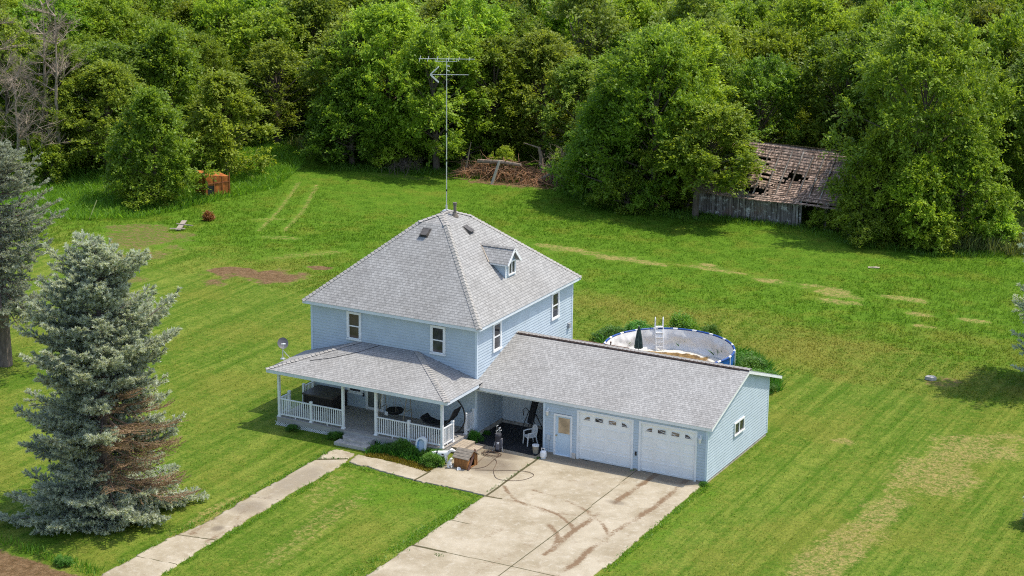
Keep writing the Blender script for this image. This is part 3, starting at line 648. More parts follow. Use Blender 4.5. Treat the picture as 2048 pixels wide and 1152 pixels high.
    m = MB(); m.box(BX-.035, GF-.04, .03, BX+.08, GF, 2.5); m.box(BX-.033, GF, .03, BX, GF+.10, 2.5); m.build('corner_board', MTRM, HOUSE)
    # garage roof
    a0 = (.015, GE_Y, GE_Z); a1 = (GRX, GE_Y, GE_Z); p0 = (.015, GR, GP_Z); p1 = (GRX, GR, GP_Z); b0 = (.015, GB_Y, GE_Z); b1 = (GRX, GB_Y, GE_Z)
    m = MB(); roof_poly(m, [a0, a1, p1, p0], a0, a1); roof_poly(m, [b1, b0, p0, p1], b1, b0)
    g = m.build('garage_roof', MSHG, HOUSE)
    m = MB(); t = .03; q = .15
    m.box(.36, GE_Y+.012, GE_Z-q, GRX-.02, GE_Y+.012+t, GE_Z-.004); m.box(.015, GB_Y-.012-t, GE_Z-q, GRX-.02, GB_Y-.012, GE_Z-.004)
    for s in (0, 1):
        y_, z_ = (GE_Y+.01, GE_Z) if s == 0 else (GB_Y-.01, GE_Z)
        m.face([(GRX-.012, y_, z_-.155), (GRX-.012, GR, GP_Z-.165), (GRX-.012, GR, GP_Z-.006), (GRX-.012, y_, z_-.006)][::1 if s else -1])
        m.face([(GRX-.045, y_, z_-.155), (GRX-.012, y_, z_-.155), (GRX-.012, GR, GP_Z-.165), (GRX-.045, GR, GP_Z-.165)][::-1 if s else 1])
    m.build('garage_fascia', MWHT, g)
    m = MB()
    m.face([(GX, GE_Y+.04, GE_Z-.12), (GX, GR, GP_Z-.125), (GRX-.02, GR, GP_Z-.125), (GRX-.02, GE_Y+.04, GE_Z-.12)]); m.face([(GX, GR, GP_Z-.125), (GX, GB_Y-.04, GE_Z-.12), (GRX-.02, GB_Y-.04, GE_Z-.12), (GRX-.02, GR, GP_Z-.125)])
    m.face([(.015, GF-.08, 2.56), (.015, BY, 2.56), (GX, BY, 2.56), (GX, GF-.08, 2.56)])
    m.face([(.015, GD, zr-.02), (GX, GD, zr-.02), (GX, GB_Y-.04, 2.56), (.015, GB_Y-.04, 2.56)])
    m.box(.05, GF+.005, 2.44, BX-.04, GF+.10, 2.559)
    m.build('garage_soffit', MSOF, g)
    m = MB(); caps(m, [(GRX, GR+.07, GP_Z+.045), (.05, GR+.07, GP_Z+.045)], (0, -1, -.34), (0, 1, -.34), .17); m.build('ridge_cap', MCAP, g)
    m = MB(); m.box(.12, GR-.13, GP_Z-.045, GRX-.45, GR-.095, GP_Z+.012); m.box(.12, GR-.09, GP_Z-.03, GRX-.02, GR+.22, GP_Z+.035); m.build('ridge_vent', simple('dark_ridge_vent', (.075, .05, .042), .7, .3, 6), g)
    # garage doors
    for x0_, x1_ in (D1, D2):
        m = MB(); f = .10
        m.box(x0_, GF-.03, 0.0, x0_+f, GF+.14, DH); m.box(x1_-f, GF-.03, 0.0, x1_, GF+.14, DH); m.box(x0_+f, GF-.03, DH-f, x1_-f, GF+.14, DH)
        dw_ = x1_-x0_-2*f; hh = DH-f-.02; y = GF+.075; ns = 4; rows = hh/ns
        door = m.build('garage_door', MWHT, HOUSE)
        m = MB(); m.box(x0_+f, y, .03, x1_-f, y+.05, .03+hh)
        for rr in range(ns):
            zb = .03+rr*rows
            for cc in range(4):
                xa = x0_+f+dw_*cc/4; wd_ = dw_/4
                if rr < ns-1:
                    for (i0, o0) in ((.055, .016), (.11, .004)):
                        u0, u1, v0, v1 = xa+i0, xa+wd_-i0, zb+i0+.01, zb+rows-i0-.01
                        for q in ((u0, v0, u1, v0+.03), (u0, v1-.03, u1, v1), (u0, v0+.03, u0+.03, v1-.03), (u1-.03, v0+.03, u1, v1-.03)): m.box(q[0], y-o0, q[1], q[2], y, q[3])
            if rr: m.box(x0_+f, y-.004, zb-.006, x1_-f, y, zb+.006)
        m.build('door_panel', MDOOR, door)
        m = MB(); m.box(x0_+f, y-.002, 0.005, x1_-f, y+.04, .03); m.build('weather_strip', MDARK, door)
        zb = .03+(ns-1)*rows
        for cc in range(4):
            xc = x0_+f+dw_*(cc+.5)/4; m = MB(); u = lambda a, b: (xc+a*(1 if cc < 2 else -1), y-.012, zb+b)
            if cc in (0, 3): pl = [(-.14, .20), (.20, .20), (.20, .40), (.06, .385), (-.06, .31)]
            else: pl = [(-.22, .20), (.22, .20), (.22, .405), (-.22, .405)]
            if cc in (1, 2): pl = [(-.21, .405), (-.21, .22), (-.16, .20), (.20, .20), (.20, .36), (.17, .405)]
            f_ = [u(a, b) for a, b in pl]; m.face(f_ if cc in (0, 1) else f_[::-1])
            if m.f and cc in (1, 2): pass
            wn_ = m.build('window_pane', MGLG if cc % 2 == 0 else MGLS, door)
            m = MB()
            bars = [((-.10, .245), (.20, .275)), ((.0, .20), (.0, .20))] if cc in (0, 3) else [((-.22, .40), (.21, .24)), ((-.05, .20), (.12, .31)), ((.06, .30), (.21, .33))]
            for (a, b) in bars:
                if a != b:
                    p, q_ = Vector(u(*a)), Vector(u(*b)); p.y -= .006; q_.y -= .006; m.obox(p, q_, .03, .01, (0, 0, 1))
            for i in range(len(pl)):
                p, q_ = Vector(u(*pl[i])), Vector(u(*pl[(i+1) % len(pl)])); p.y -= .004; q_.y -= .004; m.obox(p, q_, .03, .022, (0, 0, 1))
            m.build('muntin', MDOOR, wn_)
    # entry door
    m = MB(); x0_, x1_, zt_ = ENT; f = .09
    m.box(x0_, GF-.04, .02, x0_+f, GF+.08, zt_); m.box(x1_-f, GF-.04, .02, x1_, GF+.08, zt_); m.box(x0_+f, GF-.04, zt_-f, x1_-f, GF+.08, zt_); m.box(x0_+f, GF-.03, .02, x1_-f, GF+.08, .055)
    e = m.build('entry_door', MWHT, HOUSE)
    m = MB(); m.box(x0_+f, GF+.03, .055, x1_-f, GF+.07, zt_-f); m.build('door_leaf', MENT, e)
    m = MB(); m.box(x0_+f+.13, GF+.018, 1.12, x1_-f-.06, GF+.032, 1.88); m.build('pane', MGLT, e)
    m = MB()
    for a in ((x0_+f+.10, 1.09, x1_-f-.03, 1.12), (x0_+f+.10, 1.88, x1_-f-.03, 1.91), (x0_+f+.10, 1.12, x0_+f+.13, 1.88), (x1_-f-.06, 1.12, x1_-f-.03, 1.88)): m.box(a[0], GF+.012, a[1], a[2], GF+.036, a[3])
    m.build('pane_trim', MENT, e)
    m = MB(); m.tube([(x0_+f+.06, GF+.03, 1.0), (x0_+f+.06, GF-.04, 1.0)], .018, 8); m.tube([(x0_+f+.06, GF-.04, 1.0), (x0_+f+.06, GF-.065, 1.0)], .032, 8); m.build('handle', simple('brass', (.45, .34, .16), .35, .1, 5, metal=.8), e)
    # wall lanterns
    for x in (3.97, 11.60):
        m = MB(); y = GF-.02; z = 2.13
        m.box(x-.045, y-.02, z-.02, x+.045, y+.02, z+.14); m.tube([(x, y-.02, z+.07), (x, y-.09, z+.12), (x, y-.13, z+.06)], .012, 6)
        lamp = m.build('wall_lamp', MWHT, HOUSE)
        m = MB(); m.lathe([(.02, .05), (.085, .0), (.075, -.02), (.05, -.17), (.03, -.2), (.01, -.24)], (x, y-.13, z), 8); m.build('lamp_shade', simple('lamp_glass', (.72, .70, .64), .25, .1, 6), lamp)
    m = MB(); m.box(3.95, GF-.10, .74, 4.10, GF-.0, .98); m.tube([(4.02, GF-.05, .12), (4.02, GF-.05, .74)], .02, 8); m.build('meter_box', simple('pale_grey_paint', (.5, .54, .57), .5, .1, 6), HOUSE)
    m = MB(); m.box(8.40, GF-.05, .74, 8.48, GF, .92); m.build('outlet_box', MDARK, HOUSE)
    m = MB(); m.box(5.24, GF-.09, .02, 5.40, GF-.01, .30)
    m.build('dryer_vent', simple('aged_white', (.62, .55, .48), .6, .15, 12), HOUSE)
    window((GX+.013, 2.86), 'y', 1.22, 1.27, 1.92, MGLS, HOUSE, .07, 'twin')
    # roof seam line and wires
    m = MB(); m.box(.0, 9.55, 2.95, .14, 9.75, 3.2); m.build('electric_meter', simple('meter_grey', (.35, .36, .37), .5, .1, 8), HOUSE)
    m = MB(); pts = [(-7.9, -2.2, 3.21), (-7.0, -1.7, 3.345), (-6.0, -.9, 3.57), (-5.3, -.1, 3.80)]
    m.tube(pts, .012, 6); m.build('roof_cable', MDARK, HOUSE)
build_house()
# ---------------------------------------------------------------- things on and around the house
MGALV = simple('galvanised_metal', (0.62, 0.63, 0.64), 0.4, 0.1, 8, metal=0.3)
def antenna():
    t = thing('tv_antenna', 'tall thin metal television antenna mast standing on the roof peak', 'antenna', (-4.735, 5.40, 9.40))
    zt = 7.62
    m = MB(); m.tube([(0, 0, -.02), (0, 0, zt)], [.025, .021], 8); m.build('mast', MGALV, t)
    m = MB(); m.box(-.16, -.16, -.05, .16, .16, .04); m.tube([(0, 0, .0), (0, 0, .3)], .05, 8); m.build('base_mount', MGALV, t)
    for z in (1.05, 2.55, 4.0):
        m = MB(); m.tube([(0, 0, z-.05), (0, 0, z+.05)], .038, 8); m.build('mast_joint', MDARK, t)
    e = Vector((.884, .467, 0)); s = Vector((-.467, .884, 0)); Z = Vector((0, 0, 1))
    m = MB(); a = Z*(zt-.03)
    m.obox(a-e*1.36, a+e*1.36, .024, .024); m.obox(a-e*.55-Z*.12, a+e*.5-Z*.12, .022, .022)
    for k in (-.55, .5): m.obox(a+e*k-Z*.12, a+e*k, .02, .02)
    boom = m.build('upper_boom', MGALV, t)
    m = MB()
    for k, L in ((-1.3, .9), (-.9, .85), (-.45, .8), (.1, .7), (.6, .62), (1.1, .55)): m.tube([a+e*k-s*L, a+e*k+s*L], .007, 5)
    m.build('elements', MGALV, boom)
    m = MB(); b = Z*(zt-.80); m.obox(b-e*.78, b+e*1.07, .022, .022)
    low = m.build('lower_boom', MGALV, t)
    m = MB()
    for sg in (1, -1):
        p = b-e*.80; q = b-e*.40+Z*.37*sg
        for o in (-.18, 0, .18): m.obox(p+s*o, q+s*o, .022, .022)
        m.obox(q-s*.2, q+s*.2, .015, .015)
    m.build('reflector', MGALV, low)
    m = MB()
    for k in range(7): m.tube([b+e*(-.3+.2*k)-s*.12, b+e*(-.3+.2*k)+s*.12], .006, 5)
    m.build('elements', MGALV, low)
    for za, zb in ((.40, .35), (.62, .59)):
        m = MB(); m.box(.015, -.02, zt-za, .16, .02, zt-zb); m.build('bracket', MGALV, t)
antenna()
def dish():
    t = thing('satellite_dish', 'grey satellite dish on a tripod foot at the left end of the porch roof', 'satellite dish', (-9.36, -2.38, 3.125))
    m = MB(); m.tube([(0, 0, 0), (0, 0, .5), (-.02, .03, .62)], .024, 8); m.tube([(.28, .18, .04), (.02, 0, .42)], .014, 6); m.tube([(.06, .3, .08), (0, .02, .42)], .012, 6); m.box(-.09, -.09, -.03, .09, .09, .02); m.build('mount', MGALV, t)
    m = MB(); n = Vector((.55, -.55, .45)).normalized(); a = n.cross(Vector((0, 0, 1))).normalized(); b = a.cross(n); c = Vector((0, .02, .76))
    rings = []; N = 28
    for k, r in enumerate((0.0, .10, .17, .235, .265)):
        rings.append([c+n*(0.9*r*r)+a*r*math.cos(2*math.pi*j/N)+b*r*1.06*math.sin(2*math.pi*j/N) for j in range(N)])
    for k in range(4):
        for j in range(N): m.face([rings[k][j], rings[k][(j+1) % N], rings[k+1][(j+1) % N], rings[k+1][j]])
    for k in range(4):
        for j in range(N): m.face([p-n*.018 for p in (rings[k+1][j], rings[k+1][(j+1) % N], rings[k][(j+1) % N], rings[k][j])])
    for j in range(N): m.face([rings[4][j], rings[4][(j+1) % N], rings[4][(j+1) % N]-n*.018, rings[4][j]-n*.018])
    m.build('dish_reflector', simple('dish_grey', (.10, .10, .115), .5, .06, 4), t, smooth=False)
    m = MB(); f = c+n*.33-b*.10+a*.02; m.tube([c-b*.28, c-b*.30+n*.1, f], .012, 6); m.obox(f-n*.03+a*.1, f-n*.03-a*.1, .05, .05); m.obox(f-n*.06, f+n*.05, .06, .06); m.build('receiver_arm', MWHT, t)
dish()
# hot tub on the porch
t = thing('hot_tub', 'dark brown covered hot tub in the left corner of the porch', 'hot tub', (-8.0, -.83, .42))
m = MB(); m.prism([(-.82, -.66), (.82, -.66), (.82, .72), (-.82, .72)], .0, .72)
for k in range(12): m.box(-.82+k*.1375, -.672, .04, -.70+k*.1375, -.659, .70)
m.build('cabinet', simple('dark_brown_cabinet', (.030, .024, .020), .6, .3, 5, stretch=(6, 6, 1)), t)
m = MB(); m.box(-.87, -.71, .722, .87, 0.03, .80); m.box(-.87, .035, .722, .87, .77, .80); m.build('cover', simple('brown_vinyl_cover', (.085, .068, .058), .5, .15, 3), t)
# porch swing on a wooden frame
t = thing('porch_swing', 'round black basket swing hanging from pale wooden legs on the porch', 'swing', (-4.0, -.85, .42))
MPOLE = simple('tan_poles', (.36, .31, .24), .7, .15, 5)
for xx in (-.62, .78):
    m = MB(); m.tube([(xx-.08, -.45, 0), (xx, 0, 1.95)], .024, 6); m.tube([(xx-.08, .45, 0), (xx, 0, 1.95)], .024, 6); m.tube([(xx-.05, -.3, .62), (xx-.05, .3, .62)], .018, 6); m.build('leg_pair', MPOLE, t)
m = MB(); m.tube([(-.7, 0, 1.95), (.86, 0, 1.95)], .028, 6); m.build('top_bar', MPOLE, t)
m = MB(); sc = [(.02, .36), (.22, .37), (.36, .42), (.43, .52), (.45, .56), (.42, .58), (.33, .50), (.2, .45), (.02, .44)]; m.lathe(sc, (.0, 0, 0), 22); seat = m.build('basket_seat', MDARK, t, True)
m = MB()
for a in range(4):
    x, y = .42*math.cos(a*1.57+.7), .42*math.sin(a*1.57+.7); m.tube([(x, y, .56), (0, 0, 1.92)], .008, 5)
m.build('rope', MPOLE, t)
m = MB(); m.box(-.28, -.47, .38, -.12, -.42, .56); m.build('tag', MWHT, t)
# hanging lounger with a curved stand
t = thing('hanging_lounger', 'black hanging lounge chair with a curved steel stand at the right end of the porch', 'lounge chair', (-1.2, -1.15, .42))
m = MB(); pts = []
for k in range(22):
    a = math.radians(-95+k*(215/21)); pts.append((.35+.88*math.cos(a)*1.0, 0, .95+.93*math.sin(a)))
m.tube(pts, .035, 8); m.tube([(-.25, -.5, .03), (.30, 0, .03), (.95, -.5, .03)], .03, 6); m.tube([(-.25, .5, .03), (.30, 0, .03), (.95, .5, .03)], .03, 6); m.build('curved_stand', MDARK, t)
m = MB(); L = [(-1.0, .72), (-.85, .55), (-.45, .46), (0, .48), (.35, .62), (.62, .92), (.82, 1.35)]
for (xa, za), (xb, zb) in zip(L[:-1], L[1:]):
    m.face([(xa, -.34, za), (xb, -.34, zb), (xb, .34, zb), (xa, .34, za)]); m.face([(xa, .34, za-.09), (xb, .34, zb-.09), (xb, -.34, zb-.09), (xa, -.34, za-.09)])
    m.face([(xa, -.34, za-.09), (xb, -.34, zb-.09), (xb, -.34, zb), (xa, -.34, za)]); m.face([(xa, .34, za), (xb, .34, zb), (xb, .34, zb-.09), (xa, .34, za-.09)])
m.face([(-1.0, -.34, .63), (-1.0, -.34, .72), (-1.0, .34, .72), (-1.0, .34, .63)]); m.face([(.82, .34, 1.26), (.82, .34, 1.35), (.82, -.34, 1.35), (.82, -.34, 1.26)])
m.build('cushion', simple('black_fabric', (.018, .018, .02), .85, .3, 8), t)
m = MB()
for s_ in (-.36, .36): m.tube([(x, s_, z-.04) for x, z in L], .02, 6)
m.build('side_rail', simple('dark_steel', (.06, .06, .065), .4, .2, 4), t)
# steps neighbours: plastic tub leaning on the porch
t = thing('plastic_tub', 'white and light blue plastic tub standing on edge against the porch among shrubs', 'plastic tub', (-1.08, -3.30, 0), 0.05)
def arch(h_, w_, y, n=12):
    return [(-w_, y, 0)]+[(w_*math.cos(math.pi-math.pi*k/n), y, h_-w_+w_*math.sin(math.pi*k/n)*1.0) for k in range(n+1)]+[(w_, y, 0)]
lean = lambda P: [(x, y+(z*.22 if True else 0), z) for x, y, z in P]
m = MB(); o = lean(arch(.86, .27, -.17)); i = lean(arch(.77, .19, -.17)); ob = lean(arch(.86, .25, .0)); n = len(o)
for k in range(n-1):
    m.face([o[k+1], o[k], i[k], i[k+1]]); m.face([o[k], o[k+1], ob[k+1], ob[k]])
m.build('rim', MWHT, t)
m = MB(); ib = lean(arch(.73, .16, -.04))
for k in range(n-1): m.face([i[k+1], i[k], ib[k], ib[k+1]])
inner = m.build('inside_wall', simple('light_blue_plastic', (.22, .40, .62), .4, .1, 4), t)
m = MB(); m.face(ib); m.build('bottom_panel', simple('pale_plastic', (.62, .70, .78), .4, .06, 4), t)

# ---- cow-like white statue (one continuous skinned body)
def skin(name, nodes, edges, mat, parent=None, sub=2, loc=(0, 0, 0), rz=0.0):
    me = bpy.data.meshes.new(name); me.from_pydata([n[:3] for n in nodes], edges, [])
    o = bpy.data.objects.new(name, me); COL.objects.link(o); o.location = loc; o.rotation_euler = (0, 0, rz)
    o.modifiers.new('skin', 'SKIN'); me.skin_vertices.new() if not me.skin_vertices else None
    for v, n in zip(me.skin_vertices[0].data, nodes): v.radius = (n[3], n[4] if len(n) > 4 else n[3])
    me.skin_vertices[0].data[0].use_root = True
    sb = o.modifiers.new('sub', 'SUBSURF'); sb.levels = sub; sb.render_levels = sub
    dg = bpy.context.evaluated_depsgraph_get(); ev = o.evaluated_get(dg); m2 = bpy.data.meshes.new_from_object(ev)
    o.modifiers.clear(); o.data = m2; m2.materials.clear(); m2.materials.append(mat); m2.polygons.foreach_set('use_smooth', [True]*len(m2.polygons))
    if parent: o.parent = parent
    return o
tm = NT('white_with_black_patches'); pc = tm.coord(); nn = tm.ramp(tm.noise(pc, 6.5, 2.0), 0.585, 0.60)
MCOW = tm.fin(tm.mix(nn, (.80, .79, .76), (.03, .03, .035)), .6)
N = [(0, 0, .50, .13, .14), (-.20, 0, .50, .13, .145), (-.38, 0, .50, .11, .12), (.18, 0, .52, .12, .13), (.32, 0, .60, .085), (.42, 0, .70, .07), (.48, 0, .73, .075), (.58, 0, .70, .055), (.65, 0, .68, .045),
     (.20, .09, .36, .055), (.21, .09, .18, .034), (.20, .09, .03, .036), (.20, -.09, .36, .055), (.22, -.09, .18, .034), (.21, -.09, .03, .036),
     (-.36, .09, .34, .065), (-.30, .09, .27, .045), (-.40, .09, .17, .032), (-.38, .09, .03, .034), (-.36, -.09, .34, .065), (-.30, -.09, .27, .045), (-.40, -.09, .17, .032), (-.38, -.09, .03, .034),
     (-.47, 0, .55, .025), (-.53, 0, .42, .016), (-.54, 0, .28, .02), (.45, .10, .77, .022), (.45, .15, .76, .015), (.45, -.10, .77, .022), (.45, -.15, .76, .015)]
Eg = [(0, 1), (1, 2), (0, 3), (3, 4), (4, 5), (5, 6), (6, 7), (7, 8), (3, 9), (9, 10), (10, 11), (3, 12), (12, 13), (13, 14), (2, 15), (15, 16), (16, 17), (17, 18), (2, 19), (19, 20), (20, 21), (21, 22), (2, 23), (23, 24), (24, 25), (6, 26), (26, 27), (6, 28), (28, 29)]
t = thing('cow_statue', 'white animal statue with dark patches standing beside the wooden doghouse', 'statue', (.40, -3.95, .035), 0.25)
skin('body', N, Eg, MCOW, t)
m = MB()
for s_ in (1, -1): m.tube([(.535, .052*s_, .745), (.555, .060*s_, .745)], .016, 8)
m.tube([(.675, .02, .69), (.69, .02, .69)], .010, 6); m.tube([(.675, -.02, .69), (.69, -.02, .69)], .010, 6)
m.build('eyes_and_nostrils', MDARK, t)
N2 = [(0, 0, .20, .09, .10), (.03, 0, .32, .075), (.06, 0, .42, .05), (.09, 0, .47, .055), (.17, 0, .46, .035), (.10, .05, .20, .03), (.13, .05, .02, .028), (.10, -.05, .20, .03), (.13, -.05, .02, .028), (-.07, 0, .10, .10, .09), (-.02, .08, .03, .04), (.06, .09, .02, .025), (-.02, -.08, .03, .04), (.06, -.09, .02, .025), (.07, .06, .47, .015), (.07, .08, .42, .015), (.07, -.06, .47, .015), (.07, -.08, .42, .015)]
E2 = [(0, 1), (1, 2), (2, 3), (3, 4), (0, 5), (5, 6), (0, 7), (7, 8), (0, 9), (9, 10), (10, 11), (9, 12), (12, 13), (3, 14), (14, 15), (3, 16), (16, 17)]
tm = NT('white_with_small_spots'); pc = tm.coord(); nn = tm.ramp(tm.noise(pc, 26, 1.0), 0.60, 0.63)
t = tag(skin('dog_statue', N2, E2, tm.fin(tm.mix(nn, (.78, .77, .74), (.035, .03, .03)), .6), None, 2, (.93, -4.20, .035), 0.1), 'small white sitting dog statue with dark spots in front of the patched animal statue', 'statue')

# ---- doghouse
t = thing('doghouse', 'small brown wooden doghouse with a grey shingled roof on the concrete', 'doghouse', (1.45, -3.62, .035), -0.06)
MBRN = simple('stained_orange_wood', (.30, .135, .045), .7, .25, 3, .2, stretch=(6, 6, 1), dirt=(.13, .07, .035), damt=.5)
w_, d_, hw, hp = .36, .40, .52, .80
m = MB()
m.face([(-w_, -d_, 0), (w_, -d_, 0), (w_, -d_, hw), (-w_, -d_, hw)]); m.face([(w_, d_, 0), (-w_, d_, 0), (-w_, d_, hw), (w_, d_, hw)])
m.face([(-w_, d_, 0), (-w_, -d_, 0), (-w_, -d_, hw), (-w_, 0, hp), (-w_, d_, hw)])
for a, b in ((-d_, -.2), (.2, d_)): m.box(w_-.03, a, 0, w_, b, hw)
m.face([(w_, -d_, hw), (w_, d_, hw), (w_, 0, hp)]); m.box(w_-.03, -.2, 0, w_, .2, .06)
for k in range(9): m.box(-w_+k*.082, -d_-.006, .02, -w_+k*.082+.074, -d_+.001, hw-.01)
for y in (-d_, d_): m.box(w_-.06, y-.03, -.02, w_+.02, y+.03, hw)
m.build('wall', MBRN, t)
m = MB(); m.box(-w_+.01, -d_+.01, .01, w_-.032, d_-.01, .02); m.build('floor_board', MDARK, t)
MDSH = simple('brown_grey_shingles', (.22, .19, .155), .9, .3, 6, .1, stretch=(1, 5, 5))
m = MB(); ov = .08; sl_ = (hp-hw)/d_
for s_ in (-1, 1):
    for k in range(4):
        f0, f1 = k/4, (k+1)/4+.03
        ya, yb = (d_+ov)*(1-f0)*s_, (d_+ov)*(1-min(f1, 1))*s_
        za, zb = hp+.03-sl_*abs(ya)+.02, hp+.03-sl_*abs(yb)+.006
        q = [(-w_-.06, ya, za), (w_+.08, ya, za), (w_+.08, yb, zb), (-w_-.06, yb, zb)]; m.face(q if s_ < 0 else q[::-1])
        q2 = [(-w_-.06, ya, za), (w_+.08, ya, za), (w_+.08, ya, za-.03), (-w_-.06, ya, za-.03)]; m.face(q2[::-1] if s_ < 0 else q2)
    m.obox((w_+.075, 0, hp+.01), (w_+.075, (d_+ov)*s_, hp+.01-sl_*(d_+ov)), .02, .05, (1, 0, 0))
m.build('roof', MDSH, t)
m = MB(); m.obox((1.86, -4.08, .04), (1.78, -3.30, .78), .13, .05, (1, 0, 0))
tag(m.build('leaning_board', simple('dark_red_board', (.12, .065, .05), .8, .25, 5)), 'dark brown board leaning against the open side of the doghouse', 'board')
m = MB(); m.lathe([(.0, .0), (.075, .0), (.10, .07), (.085, .07), (.06, .02), (.0, .02)], (0, 0, 0), 16)
o = tag(m.build('pet_bowl', MWHT, None, True), 'small white bowl tipped on the concrete by the doghouse', 'bowl'); o.location = (1.42, -4.22, .05); o.rotation_euler = (.5, .9, 0)
# ---- breezeway things
m = MB(); m.prism([(.10, -.72), (3.66, -.92), (3.70, 2.40), (.12, 2.40)], .040, .062)
tag(m.build('floor_mat', simple('black_rubber_mat', (.020, .021, .024), .7, .3, 1.2, .1)), 'large black mat covering the breezeway floor', 'mat')
def plastic_chair():
    t = thing('plastic_chair', 'white moulded plastic garden chair on the black breezeway mat', 'chair', (2.72, .30, .062), math.radians(-38))
    MP = simple('white_plastic', (.74, .73, .70), .4, .04, 3)
    for sx in (-1, 1):
        m = MB(); m.tube([(sx*.25, -.24, 0), (sx*.235, -.20, .42), (sx*.26, -.20, .62)], [.026, .034, .026], 6); m.build('leg', MP, t)
        m = MB(); m.tube([(sx*.25, .30, 0), (sx*.22, .22, .42)], [.026, .034], 6); m.build('leg', MP, t)
        m = MB(); m.tube([(sx*.26, -.22, .62), (sx*.29, .0, .645), (sx*.26, .22, .66)], .03, 6); m.build('armrest', MP, t)
    m = MB(); m.prism([(-.23, -.25), (.23, -.25), (.25, .0), (.22, .22), (-.22, .22), (-.25, 0)], .40, .435); m.build('seat', MP, t)
    m = MB(); n = 10
    edge = [(.26*math.cos(math.pi*k/n), .24+.07*math.sin(math.pi*k/n), .62+.30*math.sin(math.pi*k/n)) for k in range(n+1)]
    m.tube([(.22, .22, .43)]+edge+[(-.22, .22, .43)], .026, 6)
    for k in range(-3, 4):
        x = k*.062; zt = .62+.30*math.sqrt(max(0, 1-(x/.26)**2)); m.obox((x*.8, .215, .43), (x, .24+.07*math.sqrt(max(0, 1-(x/.26)**2)), zt), .038, .014, (0, 1, 0))
    m.build('backrest', MP, t)
plastic_chair()
def recliner():
    t = thing('exercise_bench', 'black padded folding exercise bench standing upright behind the white chair', 'exercise bench', (2.25, 1.45, .062), math.radians(-30))
    MM = simple('black_steel', (.03, .03, .032), .45, .2, 5)
    for sx in (-1, 1):
        m = MB(); m.tube([(sx*.32, -.55, 0), (sx*.30, 0, 1.15)], .022, 6); m.tube([(sx*.32, .55, 0), (sx*.30, 0, 1.15)], .022, 6); m.tube([(sx*.30, -.02, 1.15), (sx*.34, -.18, 1.32), (sx*.32, -.34, 1.25), (sx*.31, -.30, .95)], .018, 6); m.build('side_frame', MM, t)
    m = MB(); m.obox((0, -.14, .62), (0, .16, 1.72), .44, .07, (0, 1, 0)); m.build('back_pad', MDARK, t)
    m = MB(); m.obox((0, .18, 1.62), (0, .22, 1.86), .34, .10, (0, 1, 0)); m.build('head_pad', MDARK, t)
    m = MB(); m.tube([(-.32, -.52, .05), (.32, -.52, .05)], .018, 6); m.tube([(-.32, .52, .05), (.32, .52, .05)], .018, 6); m.tube([(0, -.15, .7), (0, -.42, .12)], .025, 6); m.tube([(-.18, -.42, .14), (.18, -.42, .14)], .035, 6); m.build('foot_bar', MM, t)
recliner()
def bucket():
    t = thing('bucket', 'tall white plastic bucket with tan contents at the mat edge', 'bucket', (3.50, -.62, .062))
    m = MB(); m.lathe([(0, 0), (.125, 0), (.15, .36), (.158, .36), (.158, .385), (.146, .385), (.12, .02), (0, .02)], n=24); m.build('pail', simple('translucent_white_plastic', (.70, .66, .58), .5, .1, 4), t, True)
    m = MB(); m.lathe([(0, .26), (.135, .26)], n=24); m.build('contents', simple('tan_contents', (.42, .30, .17), .8, .2, 9), t)
    m = MB(); m.lathe([(0, .41), (.165, .41), (.168, .36), (.160, .36)], n=24); m.build('lid', MWHT, t)
bucket()
def tank():
    t = thing('propane_tank', 'white propane gas cylinder on the concrete beside the bucket', 'gas cylinder', (4.10, -1.00, .036))
    m = MB(); m.lathe([(0, .03), (.10, .03), (.145, .08), (.15, .14), (.15, .28), (.14, .33), (.10, .38), (.04, .40), (0, .40)], n=24); m.build('cylinder', MWHT, t, True)
    m = MB(); m.lathe([(.11, 0), (.11, .05), (.10, .05), (.10, 0)], n=20); m.build('foot_ring', MWHT, t)
    m = MB(); m.tube([(0, 0, .39), (0, 0, .47)], .022, 8); m.tube([(-.05, 0, .46), (.05, 0, .46)], .015, 6); m.build('valve', MDARK, t)
    m = MB()
    for s_ in (-1, 1): m.tube([(s_*.08, -.03, .37), (s_*.09, -.03, .50), (s_*.04, -.05, .52)], .012, 6)
    m.tube([(-.08, -.05, .51), (.08, -.05, .51)], .014, 6); m.build('collar', MWHT, t)
tank()
def golf():
    t = thing('golf_bag', 'dark upright golf bag with clubs standing at the front edge of the black mat', 'golf bag', (1.83, -1.18, .040), .3)
    m = MB(); m.lathe([(0, 0), (.14, 0), (.15, .1), (.145, .75), (.16, .86), (.15, .86), (.10, .7)], n=16); m.build('bag', simple('grey_black_nylon', (.045, .045, .055), .6, .3, 6), t, True)
    m = MB(); m.box(-.08, -.22, .15, .08, -.14, .5); m.box(.12, -.09, .18, .20, .09, .62); m.build('pocket', simple('grey_nylon', (.15, .15, .17), .7, .2, 5), t)
    for k in range(5):
        a = k*1.3; x, y = .08*math.cos(a), .08*math.sin(a); h_ = 1.0+.1*(k % 3)
        m = MB(); m.tube([(x, y, .7), (x*1.2, y*1.2, h_)], .007, 5); m.obox((x*1.2-.02, y*1.2, h_), (x*1.2+.05, y*1.2-.03, h_+.05), .05, .04); m.build('club', MGALV, t)
    m = MB(); m.box(.0, -.235, .42, .07, -.222, .52); m.build('white_tag', MWHT, t)
    m = MB(); m.tube([(.25, -.1, .0), (.12, 0, .55)], .012, 6); m.tube([(-.25, -.1, .0), (-.12, 0, .55)], .012, 6); m.build('stand_leg', MGALV, t)
golf()
